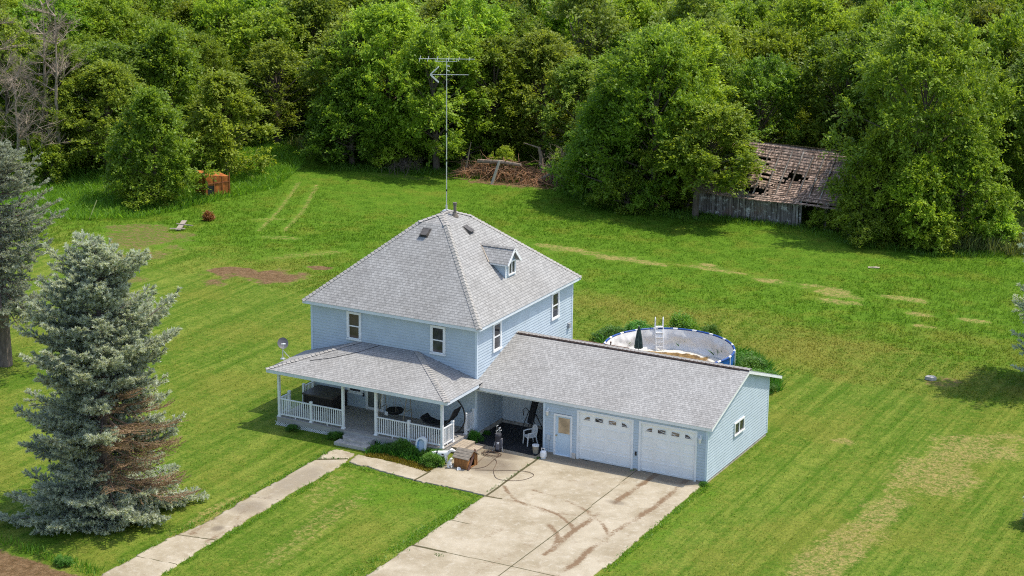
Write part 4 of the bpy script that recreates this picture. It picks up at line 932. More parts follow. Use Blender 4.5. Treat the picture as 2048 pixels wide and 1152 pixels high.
def smooth_path(P, n=8):
    o = []; P = [P[0]]+P+[P[-1]]
    for i in range(1, len(P)-2):
        for k in range(n):
            t_ = k/n; o.append(tuple(0.5*((2*P[i][c])+(-P[i-1][c]+P[i+1][c])*t_+(2*P[i-1][c]-5*P[i][c]+4*P[i+1][c]-P[i+2][c])*t_**2+(-P[i-1][c]+3*P[i][c]-3*P[i+1][c]+P[i+2][c])*t_**3) for c in range(3)))
    o.append(P[-2]); return o
m = MB(); z = .055
c1 = [(1.8+.42*(1+.25*math.sin(k*2.1))*math.cos(k*.8), -1.78+.30*(1+.25*math.sin(k*1.7))*math.sin(k*.8), z+.004*k) for k in range(22)]
m.tube(smooth_path([(1.75, -1.3, .3), (1.6, -1.9, z), (1.75, -3.0, z), (1.85, -3.85, z), (2.3, -3.3, z), (2.2, -2.2, z)]+c1+[(2.4, -2.4, z), (2.9, -3.6, z), (3.6, -4.4, z), (4.5, -4.05, z), (4.75, -3.2, z), (4.1, -2.95, z), (2.9, -3.5, z), (2.1, -3.9, z)]), .011, 6)
tag(m.build('cable', simple('brown_cable', (.12, .075, .05), .6, .15, 5)), 'long thin brown cable coiled on the concrete before the breezeway', 'cable')
m = MB(); m.tube([(3.0, 4.62, 4.085), (5.75, 4.62, 4.085)], .035, 8); m.tube([(4.78, 4.62, 4.1), (4.78, 4.62, 4.26)], .03, 6); m.tube([(4.78, 4.62, 4.2), (4.78, 4.62, 4.28)], .045, 6)
tag(m.build('pipe', simple('rusty_brown_pipe', (.17, .095, .06), .7, .25, 7)), 'rusty brown pipe lying along the garage ridge in front of the pool', 'pipe')

# ---------------------------------------------------------------- pool
def pool():
    cx, cy, r, h_ = 3.68, 14.28, 3.42, 1.22
    t = thing('swimming_pool', 'round above ground pool with blue walls and white liner, nearly empty', 'swimming pool', (cx, cy, 0))
    MBLU = simple('pool_blue', (.022, .125, .42), .45, .15, 2, dirt=(.05, .2, .5), damt=.4); MRIM = simple('rim_blue', (.030, .085, .30), .4, .1, 3)
    N = 20; n = 240
    m = MB()
    ring = lambda rr, z, wav=0: [((rr+wav*math.sin(5*k*2*math.pi/n*4+math.sin(k*.3)))*math.cos(2*math.pi*k/n), (rr+wav*math.sin(5*k*2*math.pi/n*4+math.sin(k*.3)))*math.sin(2*math.pi*k/n), z) for k in range(n)]
    R_ = [ring(r*.985, .0), ring(r*.99, .6, .02), ring(r, h_-.03)]
    for a, b in zip(R_[:-1], R_[1:]):
        for k in range(n): m.face([a[k], a[(k+1) % n], b[(k+1) % n], b[k]])
    m.build('wall', MBLU, t, True)
    rg = np.random.default_rng(8)
    th = np.linspace(0, 2*np.pi, n, endpoint=False); zz = np.linspace(0.02, h_-.02, 12)
    T, Z = np.meshgrid(th, zz)
    u = T*r; sag = (fbm(u*1.3+40, Z*1.2+Z*0, 5)-.5)*.42+(fbm(u*3.0+u*0+80+Z*1.6, Z*2.0, 9)-.5)*.13
    fold = np.sin(u*3.2+Z*2.3+4*fbm(u*.6+10, Z*.5, 3))*.045
    edge = np.clip((h_-Z)/.35, 0, 1)
    rr = r-.07-edge*(np.abs(sag)+.03+fold*.8)-np.clip((.35-Z)/.35, 0, 1)*.22*(.5+fbm(u*.9+7, Z*0, 6))
    V = np.stack([rr*np.cos(T), rr*np.sin(T), Z], -1).reshape(-1, 3); I = np.arange(12*n).reshape(12, n); J = np.roll(I, -1, 1)
    F = np.stack([I[:-1], I[1:], J[1:], J[:-1]], -1).reshape(-1, 4)
    tm = NT('white_pool_liner'); P = tm.coord(); f = tm.noise(P, 1.2, 4.0); 
    ml = tm.fin(tm.mix(tm.math('MULTIPLY', tm.ramp(f, .4, .7), .5), (.80, .79, .77), (.60, .58, .55)), .45, .4)
    link('liner', np_mesh('liner', V, F, ml, smooth=True), t)
    # floor with standing murky water and crumpled liner
    gx = np.linspace(-r, r, 70); X, Y = np.meshgrid(gx, gx); rad = np.hypot(X, Y)
    f1 = fbm(X*.8+30, Y*.8+30, 4); Z = .05+.16*np.clip((rad-2.3)/1.0, 0, 1)*(fbm(X*2.4+3, Y*2.4, 8))+.10*np.clip(f1-.5, 0, 1)
    V = np.stack([X, Y, Z], -1).reshape(-1, 3); I = np.arange(4900).reshape(70, 70); ok = (rad[:-1, :-1] < r-.22) & (rad[1:, 1:] < r-.22) & (rad[1:, :-1] < r-.22) & (rad[:-1, 1:] < r-.22)
    F = np.stack([I[:-1, :-1], I[:-1, 1:], I[1:, 1:], I[1:, :-1]], -1)[ok]
    white = np.clip((rad-2.55)/.5+(fbm(X*1.4+9, Y*1.4, 3)-.5)*2.2, 0, 1)*np.clip((X+3.2)*.6, 0, 1); white = np.maximum(white, .8*np.clip((f1-.60)*9, 0, 1))
    tm = NT('murky_pool_floor'); P = tm.coord(); k = tm.attr('white'); nz = tm.noise(P, 3.0, 4.0, .7)
    c = tm.mix(tm.ramp(nz, .35, .7), (.105, .058, .014), (.30, .185, .055)); k2 = tm.ramp(tm.math('ADD', k, tm.math('MULTIPLY', tm.math('SUBTRACT', nz, .5), .7)), .35, .6)
    link('floor', np_mesh('floor', V, F, tm.fin(tm.mix(k2, c, (.68, .64, .56)), .4, .4), {'white': white.reshape(-1)}, smooth=True), t)
    for k in range(N):
        a0 = 2*math.pi*(k+.11)/N; a1 = 2*math.pi*(k+.89)/N
        m = MB(); m.tube([(r*math.cos(a0+(a1-a0)*j/5), r*math.sin(a0+(a1-a0)*j/5), h_) for j in range(6)], .055, 8); m.build('rim', MRIM, t, True)
        b0 = 2*math.pi*(k-.115)/N; b1 = 2*math.pi*(k+.115)/N; am = 2*math.pi*k/N
        m = MB(); m.tube([(r*math.cos(b0+(b1-b0)*j/2), r*math.sin(b0+(b1-b0)*j/2), h_) for j in range(3)], .060, 8); m.tube([((r+.03)*math.cos(am), (r+.03)*math.sin(am), h_), ((r+.05)*math.cos(am), (r+.05)*math.sin(am), 0)], .032, 6); m.build('post', MWHT, t)
pool()
def ladder():
    a = math.radians(123); px, py = 3.68+3.42*math.cos(a), 14.28+3.42*math.sin(a)
    t = thing('pool_ladder', 'white pool ladder with tall hand rails over the far rim of the pool', 'ladder', (px, py, 0), a)
    for s_ in (-.21, .21):
        m = MB(); m.tube([(-.52, s_, .12), (-.10, s_, 1.35), (-.07, s_, 1.75), (.0, s_, 1.86), (.07, s_, 1.75), (.10, s_, 1.35), (.50, s_, .0)], .026, 8); m.build('side_rail', MWHT, t)
    m = MB(); m.box(-.13, -.21, 1.29, .13, .21, 1.33); m.build('top_step', MWHT, t)
    for k in range(4):
        z = .28+.25*k; xx = .5-(z/1.35)*.40; m = MB(); m.box(-xx-.05, -.21, z, -xx+.05, .21, z+.035); m.build('step', MWHT, t)
        m = MB(); m.box(xx-.05, -.21, z, xx+.05, .21, z+.035); m.build('step', MWHT, t)
ladder()
t = thing('patio_umbrella', 'closed dark green patio umbrella standing inside the empty pool', 'umbrella', (1.62, 14.95, .06))
m = MB(); m.tube([(0, 0, 0), (0, 0, 1.85)], .022, 8); m.build('pole', MGALV, t)
m = MB(); nseg = 16; pr_ = [(.03, 1.82), (.075, 1.62), (.12, 1.35), (.16, 1.0), (.19, .62), (.15, .60)]
for (ra, za), (rb, zb) in zip(pr_[:-1], pr_[1:]):
    for k in range(nseg):
        w0 = 1.25 if k % 2 else .75; w1 = .75 if k % 2 else 1.25; a0, a1 = 2*math.pi*k/nseg, 2*math.pi*(k+1)/nseg
        m.face([(ra*w0*math.cos(a0), ra*w0*math.sin(a0), za), (rb*w0*math.cos(a0), rb*w0*math.sin(a0), zb), (rb*w1*math.cos(a1), rb*w1*math.sin(a1), zb), (ra*w1*math.cos(a1), ra*w1*math.sin(a1), za)])
m.build('folded_canopy', simple('dark_green_cloth', (.035, .062, .062), .8, .3, 6), t)

# ---------------------------------------------------------------- yard things
t = thing('rusty_wagon', 'rusty orange sheet metal wagon box half hidden by the bright green tree', 'wagon', (-41.2, 35.2, 0), math.radians(66)); t.scale = (.66, .8, 1.0)
MRST = simple('orange_rust', (.33, .105, .022), .85, .45, 2.2, .3, dirt=(.17, .07, .03), damt=.7)
m = MB()
m.face([(-1.5, -.9, .25), (1.5, -.9, .25), (1.5, -.9, 1.45), (-1.5, -.9, 1.75)])
m.face([(1.5, -.9, .25), (1.5, .9, .25), (1.5, .9, 1.5), (1.5, -.9, 1.45)]); m.face([(1.5, .9, .25), (-1.5, .9, .25), (-1.5, .9, 1.9), (1.5, .9, 1.5)])
m.face([(-1.5, .9, .25), (-1.5, -.9, .25), (-1.5, -.9, 1.75), (-1.5, .9, 1.9)])
m.face([(-1.5, -.9, 1.75), (1.5, -.9, 1.45), (1.5, .9, 1.5), (-1.5, .9, 1.9)]); m.face([(-1.5, .9, .25), (1.5, .9, .25), (1.5, -.9, .25), (-1.5, -.9, .25)])
m.build('box', MRST, t)
m = MB()
for x in (-1.4, -.4, .6, 1.45): m.box(x-.04, -.96, .15, x+.04, -.905, 1.5)
m.box(-1.5, -.95, 1.05, 1.5, -.902, 1.13); m.obox((1.55, -.85, .05), (1.55, -.85, 1.7), .08, .08); m.obox((1.55, .85, .05), (1.55, .85, 1.6), .08, .08); m.obox((1.52, -.9, 1.1), (1.52, .9, 1.1), .06, .09)
m.build('ribs', simple('dark_rust', (.24, .085, .03), .8, .3, 3), t)
m = MB(); m.box(-1.2, -.907, .3, -.3, -.902, .95); m.build('opening_shade', MDARK, t)  # thin dark sheet on the closed side, painted shade of a hole
for x in (-1.0, 1.0):
    m = MB(); m.tube([(x, -.8, .3), (x, -.62, .3)], .3, 14); m.build('wheel', MDARK, t)
m = MB(); m.obox((-38.2, 27.9, .07), (-37.0, 25.6, .07), .34, .06); m.obox((-38.0, 26.75, .13), (-36.7, 26.85, .13), .08, .05); m.obox((-37.6, 25.5, .10), (-36.7, 26.0, .10), .16, .05)
tag(m.build('wooden_plank', simple('grey_plank', (.30, .255, .21), .85, .2, 3, .2, stretch=(6, 1, 1))), 'weathered grey plank lying at the edge of the bare earth patch', 'plank')
m = MB(); m.tube([(-44.2, 25.2, 0), (-43.8, 25.6, 1.3)], .03, 5); tag(m.build('stick', simple('yellow_stick', (.55, .52, .2), .7, .1, 4)), 'thin yellowish stick standing in the tall grass behind the blue spruces', 'stick')
m = MB(); m.prism([(-.28, -.16), (.1, -.22), (.3, .0), (.12, .2), (-.2, .16)], 0, .17); o = tag(m.build('stone', MSTN), 'pale stone lying beside the small bare patch of lawn', 'stone'); o.location = (16.3, 19.5, 0)
m = MB(); m.obox((.0, 0, .02), (.7, .25, .03), .22, .05); m.obox((.1, -.2, .05), (.5, .3, .06), .08, .04); o = tag(m.build('scrap_board', MWOOD), 'small scrap of pale board lying in the far lawn before the barn trees', 'board'); o.location = (6.2, 39.7, 0)
# leaning post, broken stump
m = MB(); m.tube([(-25.75, 48.7, -.1), (-25.35, 49.2, 1.75)], [.12, .10], 8); tag(m.build('leaning_post', simple('pale_board', (.50, .43, .36), .8, .2, 4, stretch=(1, 1, .3))), 'pale wooden post leaning against the brush pile', 'post')
t = thing('broken_tree_stump', 'tall broken dead tree stump with one bare side branch above the brush pile', 'stump', (-23.3, 51.6, 0))
MBRK = simple('grey_bark', (.20, .155, .115), .9, .3, 5, .5, stretch=(1, 1, .3))
m = MB(); m.tube([(.3, 0, -.1), (.25, 0, .9), (.15, 0, 1.9), (-.02, 0, 2.55)], [.22, .18, .15, .10], 8); m.build('trunk', MBRK, t)
m = MB(); m.tube([(-.02, 0, 2.5), (-.6, .05, 2.6), (-1.35, .1, 2.72)], [.07, .05, .03], 6); m.build('branch', MBRK, t)
# ---------------------------------------------------------------- old barn
def barn():
    t = thing('old_barn', 'collapsing weathered wooden barn with a holed shingle roof among the trees', 'barn', (-8.9, 47.9, 0), 0.0)
    ax = Vector((1, -.012, 0)); L = 13.2; dn = Vector((.05, 1, 0)); dp = 3.2; eh, rhh = 1.75, 4.9
    tm = NT('grey_barn_boards'); P = tm.coord()
    st = tm.noise(tm.mapping(P, scale=(7.5, 1, .35)), 1.0, 4.0, .7); fl = tm.noise(P, 2.2, 5.0, .75)
    c = tm.mix(tm.ramp(st, .35, .68), (.07, .058, .050), (.30, .265, .24)); c = tm.mix(tm.math('MULTIPLY', tm.ramp(fl, .52, .66), .8), c, (.62, .61, .57)); c = tm.mix(tm.math('MULTIPLY', tm.ramp(tm.noise(P, .7, 2.0), .55, .7), .4), c, (.16, .085, .06))
    MBAR = tm.fin(c, .9, .15)
    tm = NT('old_wood_shingles'); P = tm.coord('UV')
    st = tm.noise(tm.mapping(P, scale=(5, 1.6, 1)), 1.0, 5.0, .75, 1.2); row = tm.noise(tm.mapping(P, scale=(.35, 6.5, 1)), 1.0, 3.0, .6); pl_ = tm.noise(P, .35, 3.0)
    c = tm.mix(tm.ramp(st, .38, .66), (.10, .062, .045), (.66, .49, .40)); c = tm.mix(tm.math('MULTIPLY', tm.ramp(row, .50, .60), .85), c, (.07, .05, .042)); c = tm.mix(tm.math('MULTIPLY', tm.ramp(pl_, .48, .65), .45), c, (.25, .20, .18)); tm.bump(tm.math('ADD', st, row), .8, .06)
    MBRF = tm.fin(c, .9, .1)
    m = MB(); rnd = random.Random(5); x = 0.0
    while x < 7.3:
        w_ = rnd.uniform(.16, .26); p = ax*x; q = ax*(x+w_-.015); h_ = eh+rnd.uniform(-.12, .06)+(.25 if x < 3.6 else 0); o = rnd.uniform(-.02, .02)
        m.obox(p+ax*w_/2+dn*o+Vector((0, 0, -.1)), p+ax*w_/2+dn*o+Vector((rnd.uniform(-.04, .04), 0, h_)), w_-.012, .03, (0, 1, 0)); x += w_
    m.build('front_wall', MBAR, t)
    m = MB(); x = 11.2
    while x < 12.3:
        w_ = rnd.uniform(.16, .26); p = ax*x; m.obox(p+Vector((0, -.5, -.1)), p+Vector((rnd.uniform(-.03, .03), -.5, 1.7)), w_-.012, .03, (0, 1, 0)); x += w_
    m.build('wall_panel', MBAR, t)
    m = MB(); m.face([ax*.1+dn*(2*dp), ax*L+dn*(2*dp), ax*L+dn*(2*dp)+Vector((0, 0, eh)), ax*.1+dn*(2*dp)+Vector((0, 0, eh))])
    for xx in (.05, L): m.face([ax*xx, ax*xx+dn*2*dp, ax*xx+dn*2*dp+Vector((0, 0, eh)), ax*xx+dn*dp+Vector((0, 0, rhh)), ax*xx+Vector((0, 0, eh))])
    m.build('rear_walls', MBAR, t)
    for xx in (7.6, 9.4, 11.1):
        m = MB(); m.obox(ax*xx+Vector((0, 0, -.1)), ax*xx+Vector((0, 0, eh+.1)), .14, .14); m.build('doorway_post', MBAR, t)
    # roof in boards, with two holes and missing strips
    NX, NY = 110, 24; m = MB(); th = .05
    def pt(u, v):
        s_ = (fbm(np.array(u*3.3), np.array(v*2.1+5), 3)-.5)*.22-.6*math.sin(math.pi*u)*math.sin(math.pi*v)*.6-.15*math.sin(math.pi*u)*v
        return ax*(-.3+u*(L+.4))+dn*(-.35+v*(dp+.35))+Vector((0, 0, eh-.18+v*(rhh-eh+.18)+float(s_)))
    for j in range(NY):
        for i in range(NX):
            u, v = (i+.5)/NX, (j+.5)/NY; X_ = u*(L+.4)
            jx_ = (vn(j*7.3, 3)-.5)*.5; hole = (6.0+jx_ < X_ < 7.4+jx_*1.6 and .50 < v+(vn(i*2.1, 4)-.5)*.07 < .62) or (3.5+jx_*1.5 < X_ < 5.3-jx_ and .15 < v+(vn(i*1.7, 9)-.5)*.08 < .27)
            strip = (X_ < 6.2 and j in (8, 10, 12, 13) and vn(i*.21, j*3.1) > .50) or (X_ < 4.6 and j in (15, 16, 18) and vn(i*.3, j) > .42) or (j == 1 and vn(i*.18, 7) > .7)
            if hole or strip: continue
            lift = .02+.05*vn(i*1.3, j*1.9); f = [pt(i/NX, j/NY)+Vector((0, 0, lift)), pt((i+1)/NX, j/NY)+Vector((0, 0, lift)), pt((i+1)/NX, (j+1.1)/NY), pt(i/NX, (j+1.1)/NY)]
            m.face(f, [(i/NX*L, j/NY*4.6), ((i+1)/NX*L, j/NY*4.6), ((i+1)/NX*L, (j+1)/NY*4.6), (i/NX*L, (j+1)/NY*4.6)])
            m.face([f[0], f[0]-Vector((0, 0, .05)), f[1]-Vector((0, 0, .05)), f[1]], [(0, 0), (0, .05), (.2, .05), (.2, 0)])
    rf = m.build('roof', MBRF, t)
    m = MB(); m.face([ax*-.3+dn*dp+Vector((0, 0, rhh)), ax*(L+.1)+dn*dp+Vector((0, 0, rhh)), ax*(L+.1)+dn*(2*dp+.3)+Vector((0, 0, eh-.2)), ax*-.3+dn*(2*dp+.3)+Vector((0, 0, eh-.2))][::1], [(0, 0), (L, 0), (L, 5), (0, 5)]); m.build('rear_roof', MBRF, t)
    m = MB()
    for k in range(17):
        u = k*.8; m.obox(ax*u+dn*-.2+Vector((0, 0, eh-.28)), ax*u+dn*dp+Vector((0, 0, rhh-.22)), .06, .12)
    m.build('rafter', MBAR, rf)
vn = lambda a, b: float(vnoise(np.array([a]), np.array([b]), 12)[0])
barn()
# ---------------------------------------------------------------- vegetation
def unit(a): return a/np.maximum(np.linalg.norm(a, axis=-1, keepdims=True), 1e-9)
def leaves(cen, axis, nrm, L, Wd):
    """one diamond per leaf spray"""
    axis = unit(axis); side = unit(np.cross(nrm, axis)); L = L[:, None]/2; Wd = Wd[:, None]/2
    n = len(cen); nn = unit(np.cross(axis, side))
    V = np.stack([cen-axis*L, cen+side*Wd+nn*Wd*.3, cen+axis*L, cen-side*Wd+nn*Wd*.3], 1).reshape(-1, 3)
    return V, np.arange(4*n).reshape(n, 4)
def foliage_mat(name, dark, light, trans=0.35, hue=0.034, rough=.5, spec=.35, tcol=1.5):
    t = NT(name); oi = t.new('ShaderNodeObjectInfo'); tint = t.attr('tint')
    c = t.mix(tint, dark, light)
    h = t.new('ShaderNodeHueSaturation'); t.l.new(c, h.inputs['Color'])
    t.put(h.inputs['Hue'], t.math('ADD', .511-hue/2, t.math('MULTIPLY', oi.outputs['Random'], hue)))
    r2 = t.math('FRACT', t.math('MULTIPLY', oi.outputs['Random'], 17.3)); t.put(h.inputs['Value'], t.math('ADD', .66, t.math('MULTIPLY', r2, .72)))
    c = h.outputs[0]
    m = t.fin(c, rough, spec)
    tr = t.new('ShaderNodeBsdfTranslucent'); t.put(tr.inputs[0], t.mix(1.0, c, (tcol, tcol*.95, tcol*.5), 'MULTIPLY'))
    mx = t.new('ShaderNodeMixShader'); mx.inputs[0].default_value = trans; t.l.new(t.b.outputs[0], mx.inputs[1]); t.l.new(tr.outputs[0], mx.inputs[2]); t.l.new(mx.outputs[0], t.out.inputs[0])
    return m
MLEAF = foliage_mat('broad_leaves', (.066, .130, .012), (.375, .485, .048), .45)
MLEAF2 = foliage_mat('bright_leaves', (.088, .160, .012), (.445, .550, .058), .45)
MLEAF3 = foliage_mat('dull_leaves', (.062, .112, .015), (.330, .400, .055), .45)
MBARK = simple('tree_bark', (.135, .105, .080), .9, .3, 4, .5, stretch=(1, 1, .3), dirt=(.06, .05, .04), damt=.5)
MDEADW = simple('dead_wood', (.29, .23, .175), .9, .25, 5, .2)
WIND = np.array([.55, .25, .25])
def broad_tree_mesh(seed, H, R, z0, nclump, ntwig, nleaf, leafL=.23, lean=0.0, csize=.24, prof=(.55, .75), lobes=.35):
    rg = np.random.default_rng(seed)
    tmax = prof[0]/(prof[0]+prof[1]); fm = tmax**prof[0]*(1-tmax)**prof[1]
    ph = rg.uniform(0, 6.28, 6)
    def env(th, t):
        f = (np.clip(t, 1e-3, 1)**prof[0])*np.clip(1-t, 0, 1)**prof[1]/fm
        lob = 1+lobes*(.5*np.sin(2*th+ph[0]+3*t)+.35*np.sin(3*th+ph[1]-5*t)+.3*np.sin(5*th+ph[2]+7*t)+.3*np.sin(9*t+ph[3]))
        return R*f*lob
    t = rg.uniform(.02, .985, nclump)**.85; th = rg.uniform(0, 6.28, nclump); rad = env(th, t)*np.where(rg.random(nclump) < .78, rg.uniform(.72, 1.0, nclump), rg.uniform(.2, .7, nclump))
    C = np.stack([rad*np.cos(th)+lean*t*R, rad*np.sin(th), z0+t*(H-z0)], -1)
    cs = R*csize*rg.uniform(.65, 1.25, nclump)
    ctint = np.clip(rg.normal(.5, .2, nclump), 0, 1)
    # twigs
    n = nclump*ntwig; ci = np.repeat(np.arange(nclump), ntwig)
    out = unit(np.stack([np.cos(th), np.sin(th), np.full(nclump, .35)], -1))
    d = unit(rg.normal(0, 1, (n, 3))+out[ci]*.75+np.array([0, 0, .25])+WIND*.65); d[:, 2] *= .8
    base = C[ci]+rg.normal(0, .25, (n, 3))*cs[ci, None]
    tl = cs[ci]*rg.uniform(.7, 1.6, n)
    m = n*nleaf; ti = np.repeat(np.arange(n), nleaf); s = np.tile((np.arange(nleaf)+.5)/nleaf, n)
    cen = base[ti]+d[ti]*(tl[ti]*(.15+.95*s))[:, None]; cen[:, 2] -= .18*tl[ti]*s**2; cen += rg.normal(0, .09, (m, 3))
    ax = d[ti]*.9+rg.normal(0, .42, (m, 3))+np.array([0, 0, -.12])+WIND*.25
    nr = rg.normal(0, .42, (m, 3))+np.array([.30, .12, 1.05])+d[ti]*.25
    L = leafL*rg.uniform(.65, 1.35, m); V, F = leaves(cen, ax, nr, L, L*rg.uniform(.42, .62, m))
    tint = np.clip(ctint[ci][ti]*.55+.45*rg.random(m)+.10*(s-.5), 0, 1)
    keep = np.repeat(V.reshape(-1, 4, 3)[:, :, 2].min(1) > .02, 4)
    crown = (V, F, np.repeat(tint, 4))
    # trunk and limbs
    mb = MB(); r0 = .017*H+.05
    trunk = [(0, 0, -.15), (rg.normal(0, .06), rg.normal(0, .06), H*.2), (lean*R*.3+rg.normal(0, .15), rg.normal(0, .15), H*.45), (lean*R*.6+rg.normal(0, .2), rg.normal(0, .2), H*.72)]
    mb.tube(trunk, [r0*1.25, r0, r0*.7, r0*.3], 8)
    for k in range(0, nclump, max(1, nclump//34)):
        zt = max(z0*.8, min(C[k, 2]*.62, H*.68)); f = min(1, zt/(H*.72)); px = np.interp(zt, [0, H*.2, H*.45, H*.72], [p[0] for p in trunk]); py = np.interp(zt, [0, H*.2, H*.45, H*.72], [p[1] for p in trunk])
        a = np.array([px, py, zt]); b = C[k]; mid = (a+b)/2+np.array([0, 0, .08*H*rg.uniform(-.2, .6)])
        mb.tube([a, mid, b], [r0*.42*(1-.5*f), r0*.25*(1-.5*f), .012], 5, cap=False)
    return crown, mb
def tree_proto(name, mat, **k):
    (V, F, tint), mb = broad_tree_mesh(**k)
    crown = np_mesh(name+'_crown', V, F, mat, {'tint': tint})
    tr = mb.build('trunk', MBARK); tm_ = tr.data; bpy.data.objects.remove(tr)
    return crown, tm_, k['H'], k['R']
PROTO = {
 'round': tree_proto('round', MLEAF, seed=1, H=11, R=4.0, z0=1.2, nclump=120, ntwig=15, nleaf=20),
 'tall': tree_proto('tall', MLEAF, seed=2, H=12, R=3.4, z0=1.8, nclump=120, ntwig=15, nleaf=20, prof=(.6, .6), lobes=.4),
 'edge': tree_proto('edge', MLEAF2, seed=3, H=9, R=3.7, z0=.08, nclump=125, ntwig=15, nleaf=21, prof=(.13, .68), leafL=.24),
 'wide': tree_proto('wide', MLEAF2, seed=4, H=12, R=5.2, z0=.5, nclump=190, ntwig=15, nleaf=21, prof=(.45, .65), csize=.19, lobes=.3),
 'thin': tree_proto('thin', MLEAF3, seed=5, H=10, R=2.8, z0=1.6, nclump=75, ntwig=12, nleaf=13, lobes=.5, csize=.27),
 'dark': tree_proto('dark', MLEAF3, seed=6, H=11, R=3.8, z0=.8, nclump=120, ntwig=15, nleaf=20, lobes=.4),
 'over': tree_proto('over', MLEAF2, seed=8, H=9, R=3.4, z0=2.5, lean=.4, nclump=100, ntwig=15, nleaf=20, prof=(.3, .6)),
 'shrub': tree_proto('shrub', MLEAF2, seed=7, H=3.2, R=2.2, z0=.1, nclump=60, ntwig=13, nleaf=14, prof=(.3, .6), leafL=.2),
}
rgt = random.Random(77)
def tree(kind, x, y, h, wd, label, group=None, name='tree', cat='tree', rz=None, z=0.0):
    crown, trunk, H, R = PROTO[kind]
    t = thing(name, label, cat, (x, y, z), (0.0 if kind == 'over' else rgt.uniform(-.7, .7)+rgt.choice((0, 0, 3.14))) if rz is None else rz, group)
    sx = wd/(2*R*1.02); t.scale = (sx, sx, h/H)
    link('trunk', trunk, t); link('crown', crown, t)
    return t
FR = [  # the trees one can tell apart along the edge of the wood
 ('edge', -43.5, 31.5, 7.9, 6.2, 'bright green leafy tree in front of the rusty wagon, foliage down to the grass'),
 ('edge', -44.4, 41.2, 7.6, 6.8, 'light green tree with a visible trunk just behind the rusty wagon'),
 ('shrub', -54.5, 32.2, 3.3, 4.6, 'pale yellow green bush at the wood edge behind the tall blue spruce'),
 ('dark', -52.0, 37.0, 8.2, 7.0, 'dark green tree over a black gap between the pale bush and the bright tree'),
 ('dark', -56.0, 36.5, 9.6, 6.4, 'dull green tree among bare dead branches at the wood edge'),
 ('thin', -47.8, 53.0, 8.2, 6.0, 'thin open tree with a slim dark trunk beside the grassy gap in the wood'),
 ('edge', -38.4, 49.4, 7.2, 6.6, 'bright leafy tree at the right side of the grassy gap in the wood'),
 ('wide', -37.0, 52.4, 11.8, 9.4, 'large broad tree with a lit crown left of the antenna mast'),
 ('round', -31.8, 51.0, 10.8, 7.8, 'tall dense tree directly behind the antenna mast'),
 ('tall', -29.6, 55.6, 9.6, 7.2, 'shaded tree standing behind the left end of the brush pile'),
 ('dark', -26.4, 58.2, 9.8, 7.2, 'dark tree rising behind the middle of the brush pile'),
 ('dark', -22.2, 56.0, 8.4, 6.0, 'dark leafy tree behind the broken stump'),
 ('wide', -12.6, 48.6, 11.9, 9.4, 'big bright wind-blown tree left of the old barn, tallest of its clump'),
 ('edge', -16.3, 48.2, 8.2, 6.0, 'lower leafy tree on the left flank of the big tree beside the barn'),
 ('over', -8.6, 46.8, 7.8, 7.2, 'low leafy tree hanging over the left end of the barn wall'),
 ('round', -7.6, 56.5, 9.6, 6.6, 'tree rising behind the left end of the barn roof'),
 ('tall', -2.6, 59.5, 11.4, 7.2, 'tall dark tree standing behind the middle of the barn roof'),
 ('wide', 6.3, 50.2, 14.2, 10.4, 'largest tree of the scene, bright green, at the right end of the barn'),
 ('edge', 4.3, 47.3, 7.2, 5.2, 'leafy tree hanging over the right half of the barn roof'),
 ('edge', 9.6, 48.6, 7.6, 6.0, 'low spreading tree at the lower right of the largest tree'),
 ('edge', 7.2, 46.6, 6.0, 5.2, 'young leafy tree in front of the largest tree beside the barn panel'),
 ('dark', 12.6, 57.0, 12.4, 7.4, 'dark tree at the right edge of the wood behind the pale weeds'),
]
for a in FR: tree(*a[:5], a[5], 'trees along the edge of the wood')
# the wood behind: jittered rows
fwd2 = np.array([-math.sin(YAW), math.cos(YAW)]); rt_2 = np.array([math.cos(YAW), math.sin(YAW)])
def edge_depth(x, y): return 0
cnt = 0; placed = [(a[1], a[2]) for a in FR]
WORDS = {0: 'leafy tree deep in the wood at the far left', 1: 'leafy tree deep in the wood behind the grassy gap', 2: 'leafy tree deep in the wood behind the antenna', 3: 'leafy tree deep in the wood above the brush pile and stump', 4: 'leafy tree deep in the wood behind the old barn', 5: 'leafy tree deep in the wood at the far right'}
rnd = random.Random(9)
dd = 137.0
while dd < 190:
    half = dd*1024/FPX+3.5; ss = -half+rnd.uniform(0, 3)
    while ss < half:
        p = np.array([CAM_P.x, CAM_P.y])+fwd2*(dd+rnd.uniform(-1.8, 1.8))+rt_2*(ss+rnd.uniform(-1.4, 1.4)); x, y = p
        ss += 4.7
        if not bool(in_poly(np.array([[x]]), np.array([[y]]), FOREST)[0, 0]): continue
        if min((x-a)**2+(y-b)**2 for a, b in placed) < 3.0**2: continue
        if -10 < x < 6 and 45 < y < 56.5: continue
        if -31 < x < -19 and y < 55: continue
        u = ss/half; sec = 0 if u < -.62 else 1 if u < -.30 else 2 if u < -.05 else 3 if u < .25 else 4 if u < .72 else 5
        kind = rnd.choice(['round', 'tall', 'dark', 'round', 'tall', 'wide', 'thin', 'edge'])
        h = rnd.uniform(8.6, 12.6)*(1.05 if u > .1 else .98); wd = rnd.uniform(5.8, 8.2)*(1.15 if kind == 'wide' else 1)
        if sec == 1 and dd > 160 and rnd.random() < .35: continue
        tree(kind, x, y, h, wd, WORDS[sec], 'trees deep in the wood'); placed.append((x, y)); cnt += 1
    dd += 4.6
print('wood trees', cnt)
